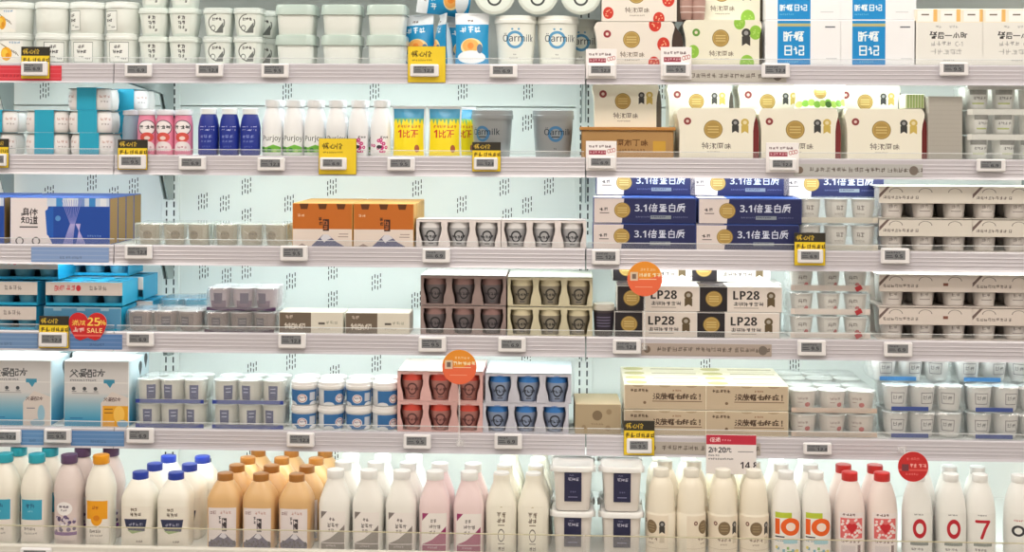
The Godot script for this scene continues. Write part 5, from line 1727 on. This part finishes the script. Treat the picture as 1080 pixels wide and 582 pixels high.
	stand(kb, "kraft_box", "box", 5, 630, k(60), "small kraft paper box standing alone by the cooler post", "", 0, 0.0, 0.03)
	# kraft lettered cartons, four deep
	var mz := sheet(85, 26, Color8(200, 182, 156))
	say(mz, "没蔗糖也好吃", 30, 8.5, 7.0, Color8(70, 50, 38), 700, 0.95)
	say(mz, "!", 77.5, 9, 6.2, Color8(70, 50, 38))
	rect(mz, 29, 17, 52, 0.8, Color8(110, 84, 64))
	say(mz, "~~~~~", 6, 4, 3.6, Color8(80, 60, 46))
	scrub(mz, 50, 4.5, 4, 2.2, Color8(120, 70, 50))
	disc(mz, 21, 19, 1.6, Color8(120, 96, 74))
	for e in 3:
		disc(mz, 14 + e * 28, 0, 6, Color8(176, 156, 128), 2.2)
	var mc := carton(k(85.5), k(26), k(27), rgb8(236, 228, 208), mz)
	mi("medal_print", lathe([Vector2(k(11), 0), Vector2(k(11), 0.0006), Vector2(0, 0.0008)], 24, 2.0, 0, 0.0, 0.8), rgb8(196, 186, 130), mc, Vector3(-k(29), k(26), 0))
	mi("top_lettering", cbox(k(48), 0.0006, k(4), 0.0002), rgb8(190, 176, 150), mc, Vector3(k(14), k(26), 0))
	for t in 2:
		for e in [[701.5, "behind the promotion tag"], [788, "beside the wrapped heart cups"]]:
			for j in 4:
				var o := stand(mc, "kraft_carton", "carton", 5, e[0], k(27), "kraft carton with dark lettering %s, %s, %s" % [e[1], ["bottom tier", "upper tier"][t], ["front of its row", "second of its row", "third of its row", "last of its row"][j]], "kraft lettered cartons", t * k(26.6))
				o.position.z -= j * k(28)
	# wrapped cups with hearts
	var hc := sheet(20, 20, Color8(216, 206, 198))
	scrub(hc, 3, 4, 3, 3.4, Color8(120, 90, 84))
	disc(hc, 13, 13, 2.8, Color8(190, 60, 56))
	rect(hc, 3, 10, 5, 0.8, Color8(140, 110, 100))
	var hcm := printed(hc, 0.4)
	var hp := film_pack(k(90), k(24), k(66), 3, 1, rgb8(208, 200, 192, 0.3), rgb8(232, 232, 228, 0.25), hcm, k(13.6), k(11.0), rgb8(206, 186, 170), k(5), k(0.6))
	for t in 2:
		for j in 2:
			var o := stand(hp, "wrapped_cup_pack", "cup pack", 5, 880 - j, k(66), "film wrapped cups with small red hearts, %s, %s" % [["bottom tier", "upper tier"][t], ["front row", "second row"][j]], "", t * k(25))
			o.position.z -= j * k(68)
	# wrapped cups with blue bands
	var bc := sheet(20, 20, Color8(214, 212, 210))
	for e in [[3, 3, 14, 0.8], [3, 14, 14, 0.8], [3, 3, 0.8, 11.5], [16.4, 3, 0.8, 11.5]]:
		rect(bc, e[0], e[1], e[2], e[3], Color8(110, 108, 112))
	say(bc, "~~", 5.5, 6, 4.4, Color8(90, 88, 94))
	var bcm := printed(bc, 0.4)
	for t in 3:
		var fp := film_pack(k(83), k(27.5), k(56), 3, 1, rgb8(212, 212, 210, 0.3), rgb8(234, 240, 242, 0.25), bcm, k(12.6), k(10), null)
		mi("blue_band", cbox(k(38), k(4.2), 0.001, 0.0002), rgb8(64, 84, 150) if t < 2 else rgb8(70, 140, 206), fp, Vector3(-k(16), k(1.2), k(28) + 0.0012))
		for e in [[976, "beside the heart cups"], [1065, "second from the heart cups"]]:
			stand(fp, "wrapped_cup_pack", "cup pack", 5, e[0] - (13 if t == 2 else 0), k(56), "blue banded film wrapped cups %s, %s" % [e[1], ["bottom tier", "middle tier", "top tier set back"][t]], "blue banded wrapped cups", t * k(27.8), 0.045 if t == 2 else 0.0)

# ---------- bottom deck: milk bottles

func m6(px: float) -> float:
	return px / 445.0

# several rows of one bottle; each entry of xs is where a front bottle stands
func rank(p: Node3D, called: String, xs: Array, depth: float, rows: int, label: String, group: String, step := 0.0, words := [], jitter := 0.05, front := 0.0) -> void:
	var nth := ["front row", "second row", "third row", "fourth row"]
	for n in xs.size():
		var x: float = xs[n]
		for j in rows:
			var o := stand(p, called, "bottle", 6, x, depth, "%s%s, %s" % [label, (" " + words[n]) if words else "", nth[j]], "%s, %s" % [group, nth[j]], 0, front, rng.randf_range(-jitter, jitter))
			o.position.z -= j * (depth + 0.003)
			o.position.x += j * step

func row_six() -> void:
	var milk := rgb8(244, 240, 228, 0.3)
	# tall round-shouldered bottles with coloured caps
	var tall := [Vector2(0, 0.001), Vector2(m6(13), 0), Vector2(m6(14.6), m6(2)), Vector2(m6(14.8), m6(52)), Vector2(m6(15.4), m6(56)), Vector2(m6(15.2), m6(63)), Vector2(m6(13.4), m6(73)), Vector2(m6(10.2), m6(82)), Vector2(m6(7.6), m6(87)), Vector2(m6(7.2), m6(90)), Vector2(m6(7.2), m6(95)), Vector2(0, m6(95))]
	var cy := sheet(30, 44, Color8(238, 230, 222))
	rect(cy, 2, 0, 26, 21, Color8(58, 164, 196))
	say(cy, "~~", 9, 4, 5, Color8(30, 90, 130))
	scrub(cy, 11, 11, 3, 2, Color8(190, 226, 236))
	say(cy, "~~~~", 6, 29, 3.4, Color8(90, 84, 84))
	scrub(cy, 6, 34, 6, 2.6, Color8(120, 112, 110))
	var cyan := bottle(tall, 3.0, milk, rgb8(44, 170, 190, 0.35), m6(8.8), m6(9), printed(cy, 0.4), m6(6), m6(51), 0.85)
	rank(cyan, "milk_bottle", [-1, 33], m6(30), 2, "cyan capped tall bottle with blue label", "cyan capped bottles", 0.006, ["beside the cooler end", "beside the purple cap"])
	var pu := sheet(30, 50, Color8(222, 206, 204))
	disc(pu, 15, 12, 9.5, Color8(244, 240, 240), 8)
	say(pu, "~~~", 9, 8, 3.6, Color8(60, 46, 70))
	scrub(pu, 11, 13, 3, 2.4, Color8(80, 70, 90))
	for e in 26:
		disc(pu, rng.randf_range(2, 28), rng.randf_range(22, 40), rng.randf_range(1.4, 2.6), [Color8(110, 92, 132), Color8(90, 74, 112), Color8(216, 206, 216)][e % 3])
	say(pu, "~~", 11, 30, 4, Color8(246, 240, 246))
	rect(pu, 0, 40, 30, 4, Color8(116, 66, 140))
	var purple := bottle(tall, 2.4, rgb8(226, 212, 208, 0.3), rgb8(96, 70, 106, 0.35), m6(8.8), m6(9), printed(pu, 0.4), m6(8), m6(53), 0.9)
	rank(purple, "milk_bottle", [67.5], m6(30), 2, "tall milk bottle with purple cap and berry label", "purple capped bottles", 0.008)
	var orr := sheet(30, 44, Color8(238, 232, 224))
	rect(orr, 2, 0, 26, 19, Color8(240, 164, 24))
	disc(orr, 15, 19, 7, Color8(240, 164, 24))
	say(orr, "~~", 9, 5, 4, Color8(180, 90, 20))
	disc(orr, 15, 18, 4, Color8(222, 130, 10), 3)
	say(orr, "~~~~", 6, 30, 3.4, Color8(90, 84, 80))
	scrub(orr, 7, 35, 6, 2.4, Color8(120, 112, 108))
	var orange := bottle(tall, 3.0, milk, rgb8(236, 160, 28, 0.35), m6(8.8), m6(9), printed(orr, 0.4), m6(6), m6(51), 0.85)
	stand(orange, "milk_bottle", "bottle", 6, 101.5, m6(30), "tall milk bottle with orange cap and orange label", "")
	stand(purple, "milk_bottle", "bottle", 6, 112, m6(30), "tall milk bottle with purple cap behind the orange capped one", "", 0, m6(36))
	# squared jugs with blue caps
	var jug := [Vector2(0, 0.001), Vector2(m6(16), 0), Vector2(m6(17.2), m6(2)), Vector2(m6(17.6), m6(52)), Vector2(m6(17.0), m6(56)), Vector2(m6(14.5), m6(62)), Vector2(m6(10.5), m6(69)), Vector2(m6(8.4), m6(72)), Vector2(m6(7.4), m6(73)), Vector2(m6(7.4), m6(77)), Vector2(0, m6(77))]
	var bj := sheet(36, 44, Color8(240, 234, 222))
	say(bj, "~~", 12, 2, 4, Color8(96, 80, 60))
	say(bj, "~~~", 11, 7, 4.4, Color8(84, 70, 56))
	area_fill(bj, [Vector2(5, 14), Vector2(31, 14), Vector2(29, 27), Vector2(12, 28), Vector2(7, 23)], Color8(46, 52, 84))
	area_fill(bj, [Vector2(8, 26), Vector2(28, 27), Vector2(14, 30)], Color8(150, 176, 110))
	say(bj, "~~~~", 10, 18, 4, Color8(200, 200, 220), 400)
	say(bj, "~~~", 19, 37, 2.6, Color8(110, 100, 92))
	var bluej := bottle(jug, 5.0, milk, rgb8(36, 62, 168, 0.35), m6(8.6), m6(8.5), printed(bj, 0.4), m6(3), m6(46), 0.86)
	rank(bluej, "milk_jug", [142.5, 180.5], m6(36), 3, "blue capped milk jug with navy label", "blue capped jugs", 0.010, ["beside the orange capped bottle", "beside the amber jugs"])
	# amber-tinted jugs with brown caps
	var bi := sheet(36, 42, Color8(232, 222, 222))
	scrub(bi, 2, 3, 2, 4, Color8(110, 60, 60))
	scrub(bi, 15, 3, 4, 3.6, Color8(190, 140, 130))
	say(bi, "~", 13, 9, 4, INK)
	say(bi, "~", 13, 13.5, 3.4, INK)
	rect(bi, 18, 11, 6.5, 14, Color8(60, 50, 56))
	say(bi, "~", 18.6, 12, 5.4, Color8(220, 210, 210))
	say(bi, "~", 18.6, 18.5, 5.4, Color8(220, 210, 210))
	area_fill(bi, [Vector2(0, 42), Vector2(0, 37), Vector2(8, 33), Vector2(17, 27), Vector2(22, 27), Vector2(31, 34), Vector2(36, 37), Vector2(36, 42)], Color8(84, 76, 108))
	area_fill(bi, [Vector2(14, 31), Vector2(18, 27), Vector2(22, 27), Vector2(25, 31), Vector2(21, 33), Vector2(18, 32)], Color8(226, 222, 230))
	for e in 12:
		disc(bi, rng.randf_range(2, 34), rng.randf_range(35, 41), 1.4, Color8(54, 48, 66))
	var amber := rgb8(222, 180, 126, 0.3)
	var brown := bottle(jug, 4.5, amber, rgb8(168, 112, 50, 0.35), m6(8.6), m6(8.5), printed(bi, 0.4), m6(4), m6(46), 0.76)
	rank(brown, "milk_jug", [233, 271, 309.5], m6(36), 4, "brown capped amber jug", "brown capped jugs", 0.008, ["beside the blue capped jugs", "between two other amber jugs", "beside the white bottles"])
	# white bottles with diagonal labels
	var slim := [Vector2(0, 0.001), Vector2(m6(15), 0), Vector2(m6(16.4), m6(2)), Vector2(m6(16.6), m6(50)), Vector2(m6(15.6), m6(56)), Vector2(m6(11.6), m6(68)), Vector2(m6(9.2), m6(74)), Vector2(m6(8.8), m6(78)), Vector2(m6(8.8), m6(83)), Vector2(0, m6(83))]
	var caps := rgb8(242, 242, 240, 0.3)
	for e in 2:
		var tone: Color = [Color8(130, 122, 118), Color8(156, 52, 104)][e]
		var di := sheet(34, 40, Color8(240, 234, 230))
		area_fill(di, [Vector2(1, 0), Vector2(9, 0), Vector2(1, 8)], tone)
		area_fill(di, [Vector2(33, 14), Vector2(33, 40), Vector2(1, 40), Vector2(1, 33), Vector2(14, 28), Vector2(24, 22)], tone)
		say(di, "~~", 12, 6, 4.2, Color8(120, 112, 110))
		say(di, "~~~", 10, 12, 5, Color8(120, 112, 110))
		say(di, "~~", 10, 18, 4.4, Color8(140, 130, 128))
		rect(di, 1, 33, 32, 0.8, Color8(230, 220, 222))
		scrub(di, 8, 35, 5, 2.6, Color8(226, 214, 218))
		var mt: Material = [rgb8(240, 238, 232, 0.3), rgb8(236, 214, 214, 0.3)][e]
		var b := bottle(slim, 4.0, mt, caps, m6(9.4), m6(8.5), printed(di, 0.4), m6(4), m6(44), 0.74)
		if e == 0:
			rank(b, "milk_bottle", [351, 386.5, 421.5], m6(34), 3, "white bottle with grey diagonal label", "grey label bottles", 0.006, ["beside the amber jugs", "between two alike", "beside the magenta labels"])
		else:
			rank(b, "milk_bottle", [457, 493.5], m6(34), 2, "pinkish bottle with magenta label", "magenta label bottles", 0.004, ["beside the grey labels", "beside the ring print bottles"])
	# bottles with a large printed 0
	var ze := sheet(30, 56, Color8(240, 236, 222))
	disc(ze, 15, 3, 2.8, Color8(150, 130, 50), 2)
	say(ze, "~~", 8.5, 7, 6.5, Color8(110, 96, 80))
	say(ze, "~~", 8.5, 14, 6, Color8(110, 96, 80))
	rect(ze, 10, 21.5, 10, 1.2, Color8(130, 116, 100))
	disc(ze, 15, 34, 5.2, Color8(96, 90, 84), 7.5, 4.2)
	rect(ze, 10, 43, 10, 1.0, Color8(110, 100, 92))
	say(ze, "~~", 10, 47, 5, Color8(96, 88, 80))
	var zb := bottle(slim, 4.0, rgb8(240, 236, 222, 0.3), caps, m6(8.4), m6(8), printed(ze, 0.4), m6(2), m6(53), 0.6)
	rank(zb, "milk_bottle", [528, 562], m6(33), 4, "cream bottle with thin printed ring", "ring print bottles", 0.004, ["beside the magenta labels", "beside the lidded tubs"])
	# stacked lidded tubs with navy labels
	var nl := sheet(18, 30, Color8(34, 36, 74))
	say(nl, "~~~", 4, 5, 3.6, Color8(206, 206, 224))
	scrub(nl, 5, 2, 3, 1.6, Color8(170, 170, 200))
	scrub(nl, 6, 19, 3, 2, Color8(140, 140, 180))
	rect(nl, 4, 25, 10, 0.8, Color8(140, 140, 180))
	var tb := proto()
	var tp := [Vector2(0, 0.001), Vector2(m6(17), 0), Vector2(m6(18), m6(2)), Vector2(m6(20.6), m6(44)), Vector2(0, m6(44))]
	mi("tub_body", lathe(tp, 40, 6.0), rgb8(238, 232, 226, 0.35), tb)
	mi("lid", lathe([Vector2(m6(20), m6(42)), Vector2(m6(22.6), m6(42)), Vector2(m6(22.8), m6(46)), Vector2(m6(21.5), m6(47.5)), Vector2(m6(18), m6(47.5)), Vector2(m6(17), m6(46.6)), Vector2(0, m6(46.6))], 40, 6.0), rgb8(240, 240, 238, 0.3), tb)
	mi("label", cbox(m6(18), m6(31), 0.0006, 0.0002), printed(nl, 0.4), tb, Vector3(0, m6(10.5), m6(19.8))).rotation.x = 0.06
	for s in [-1.0, 1.0]:
		mi("handle_lug", cbox(m6(3), m6(6), m6(8), 0.001), rgb8(234, 234, 232), tb, Vector3(s * m6(23), m6(38), 0))
	for x in [604, 656]:
		for t in 2:
			for j in 2:
				var o := stand(tb, "lidded_tub", "tub", 6, x, m6(46), "lidded white tub with navy label %s, %s, %s" % [{604: "beside the ring print bottles", 656: "beside the gold disc bottles"}[x], ["bottom tier", "upper tier"][t], ["front row", "second row"][j]], "navy label tubs, %s, %s" % [["bottom tier", "upper tier"][t], ["front row", "second row"][j]], t * m6(47.8))
				o.position.z -= j * m6(50)
	# cream bottles with gold discs
	var gold := [Vector2(0, 0.001), Vector2(m6(14), 0), Vector2(m6(15.6), m6(2)), Vector2(m6(15.8), m6(46)), Vector2(m6(15.0), m6(47.2)), Vector2(m6(15.0), m6(48)), Vector2(m6(14.6), m6(60)), Vector2(m6(12.6), m6(74)), Vector2(m6(9.0), m6(82)), Vector2(m6(7.4), m6(84)), Vector2(m6(7.4), m6(90)), Vector2(0, m6(90))]
	var gi := sheet(44, 46, Color8(238, 226, 206))
	disc(gi, 22, 13, 7.5, Color8(132, 112, 84))
	for e in 3:
		line(gi, Vector2(18, 10.0 + e * 3), Vector2(26, 10.0 + e * 3), 0.8, Color8(170, 150, 116))
	disc(gi, 11, 8, 2.4, Color8(120, 80, 70))
	disc(gi, 11, 8, 1.2, Color8(220, 200, 180))
	say(gi, "~~~~", 14, 24, 3.8, Color8(110, 84, 64))
	scrub(gi, 17, 30, 4, 2, Color8(130, 104, 84))
	badge(gi, 36, 6, 14, Color8(64, 62, 60))
	rect(gi, 33, 22, 6, 8, Color8(210, 196, 172))
	rect(gi, 0, 36, 44, 0.6, Color8(206, 190, 166))
	var gb := bottle(gold, 2.0, rgb8(242, 234, 216, 0.3), rgb8(242, 238, 226, 0.3), m6(8.2), m6(8), printed(gi, 0.4), m6(2), m6(45.5), 1.2)
	var gx := [[698, -0.75], [730, 0.85], [764, 0.0], [797, 0.05]]
	for e in gx:
		stand(gb, "milk_bottle", "bottle", 6, e[0], m6(32), "cream bottle with gold brown disc %s" % {698: "beside the lidded tubs", 730: "second from the lidded tubs", 764: "under the red headed price card", 797: "beside the orange numbers"}[e[0]], "gold disc bottles", 0, 0, e[1])
	for x in [702, 733, 765, 796]:
		for j in 2:
			stand(gb, "milk_bottle", "bottle", 6, x - j * 6, m6(32), "cream disc bottle %s, %s" % [{702: "in line with the lidded tub side", 733: "second file from the lidded tubs", 765: "second file from the orange numbers", 796: "file beside the orange numbers"}[x], ["second row", "third row"][j]], "gold disc bottles, %s" % ["second row", "third row"][j], 0, m6(34) * (j + 1))
	# bottles with the orange number
	var mk := [Vector2(0, 0.001), Vector2(m6(14), 0), Vector2(m6(15.4), m6(2)), Vector2(m6(15.6), m6(48)), Vector2(m6(15.4), m6(54)), Vector2(m6(13.8), m6(66)), Vector2(m6(10.6), m6(77)), Vector2(m6(7.8), m6(83)), Vector2(m6(7.2), m6(85)), Vector2(m6(7.2), m6(89)), Vector2(0, m6(89))]
	var ten := sheet(28, 46, Color8(240, 238, 234))
	rect(ten, 2, 0, 16, 6, Color8(190, 206, 60))
	rect(ten, 2, 7, 4.5, 17, Color8(240, 100, 30))
	disc(ten, 17, 15.5, 9.6, Color8(240, 100, 30), 0.0, 4.6)
	disc(ten, 17, 15.5, 3.6, Color8(250, 226, 210))
	rect(ten, 2, 26, 9, 1.4, Color8(60, 60, 66))
	scrub(ten, 2, 30, 5, 2, Color8(60, 120, 150))
	rect(ten, 10, 29, 14, 5, Color8(150, 206, 220))
	for e in 10:
		rect(ten, rng.randf_range(2, 24), rng.randf_range(36, 42), 2.4, 3.0, [Color8(236, 210, 60), Color8(96, 170, 196), Color8(130, 190, 90)][e % 3])
	var tnb := bottle(mk, 2.6, rgb8(244, 242, 236, 0.3), caps, m6(8.2), m6(7.5), printed(ten, 0.4), m6(7), m6(51), 0.95)
	rank(tnb, "milk_bottle", [831, 863], m6(32), 3, "white bottle with orange number", "orange number bottles", 0.0, ["beside the gold disc bottles", "beside the red caps"])
	# red capped bottles
	var rb := sheet(26, 46, Color8(240, 230, 228))
	rect(rb, 2, 6, 22, 22, Color8(226, 110, 110))
	for e in 40:
		disc(rb, 3.5 + rng.randi_range(0, 19), 7.5 + rng.randi_range(0, 19), 1.3, Color8(244, 226, 224))
	disc(rb, 11, 15, 3.2, Color8(206, 40, 50))
	disc(rb, 15.4, 15, 3.2, Color8(206, 40, 50))
	area_fill(rb, [Vector2(8, 16), Vector2(18.4, 16), Vector2(13.2, 23)], Color8(206, 40, 50))
	say(rb, "~~~~", 4, 1, 3, Color8(110, 80, 80))
	say(rb, "~~~~~", 3, 29.5, 3.4, Color8(120, 90, 90))
	rect(rb, 3, 36, 14, 10, Color8(222, 212, 214))
	rect(rb, 19, 35, 3, 11, Color8(120, 90, 96))
	var red := bottle(mk, 2.6, rgb8(242, 228, 222, 0.3), rgb8(206, 46, 44, 0.35), m6(8.4), m6(8.5), printed(rb, 0.4), m6(8), m6(52), 0.85)
	rank(red, "milk_bottle", [899, 933.5], m6(32), 2, "red capped bottle with heart label", "red capped bottles", 0.0, ["beside the orange numbers", "beside the red numbers"])
	# bottles numbered 0, 0, 7
	for e in ["0", "7"]:
		var nb := sheet(32, 46, Color8(240, 240, 236))
		scrub(nb, 10, 1, 5, 1.8, Color8(90, 90, 90))
		var crimson := Color8(190, 28, 44)
		if e == "0":
			disc(nb, 16, 17, 7.4, crimson, 10.5, 4.2)
		else:
			line(nb, Vector2(9, 8.4), Vector2(22, 8.4), 3.2, crimson)
			line(nb, Vector2(22, 8.4), Vector2(18, 16), 3.2, crimson)
			line(nb, Vector2(18, 16), Vector2(14.5, 26), 3.2, crimson)
		rect(nb, 6, 32, 20, 3.4, Color8(120, 130, 126))
		say(nb, "~~~~", 7, 38, 3, Color8(110, 104, 110))
		var b := bottle(mk, 2.4, rgb8(244, 244, 240, 0.3), caps, m6(8.2), m6(7.5), printed(nb, 0.4), m6(9), m6(53), 0.95)
		for x in ([971, 1007] if e == "0" else [1038]):
			stand(b, "milk_bottle", "bottle", 6, x, m6(32), "white milk bottle with large red %s" % ("seven" if e == "7" else "zero under the round sign" if x == 971 else "zero beside the seven"), "red number bottles" if e == "0" else "", 0, 0, -0.05)
		for x in ([975, 1005] if e == "0" else [1035]):
			stand(b, "milk_bottle", "bottle", 6, x, m6(32), "white milk bottle in the second row behind the %s" % {975: "zero under the round sign", 1005: "zero beside the seven", 1035: "red seven"}[x], "red number bottles, second row" if e == "0" else "", 0, m6(34))
	var bk := sheet(26, 46, Color8(240, 240, 236))
	disc(bk, 8, 18, 6, Color8(50, 50, 56), 0.0, 3.6)
	scrub(bk, 4, 6, 4, 2, Color8(180, 70, 70))
	var lb := bottle(mk, 2.4, rgb8(244, 244, 240, 0.3), caps, m6(8.2), m6(7.5), printed(bk, 0.4), m6(9), m6(53), 0.9)
	stand(lb, "milk_bottle", "bottle", 6, 1080, m6(32), "white milk bottle with black ring print", "")

func _ready() -> void:
	rng.seed = 7
	setup_view()
	for r in range(1, 7):
		RY[r] = P(540, RP[r], 0.0 if r < 6 else 0.10).y
	film = clear(Color(0.97, 1.0, 1.0), 0.15, 0.1)
	build_room()
	build_cooler()
	build_shelves()
	row_one()
	row_two()
	row_three()
	row_four()
	row_five()
	row_six()
	build_tags()
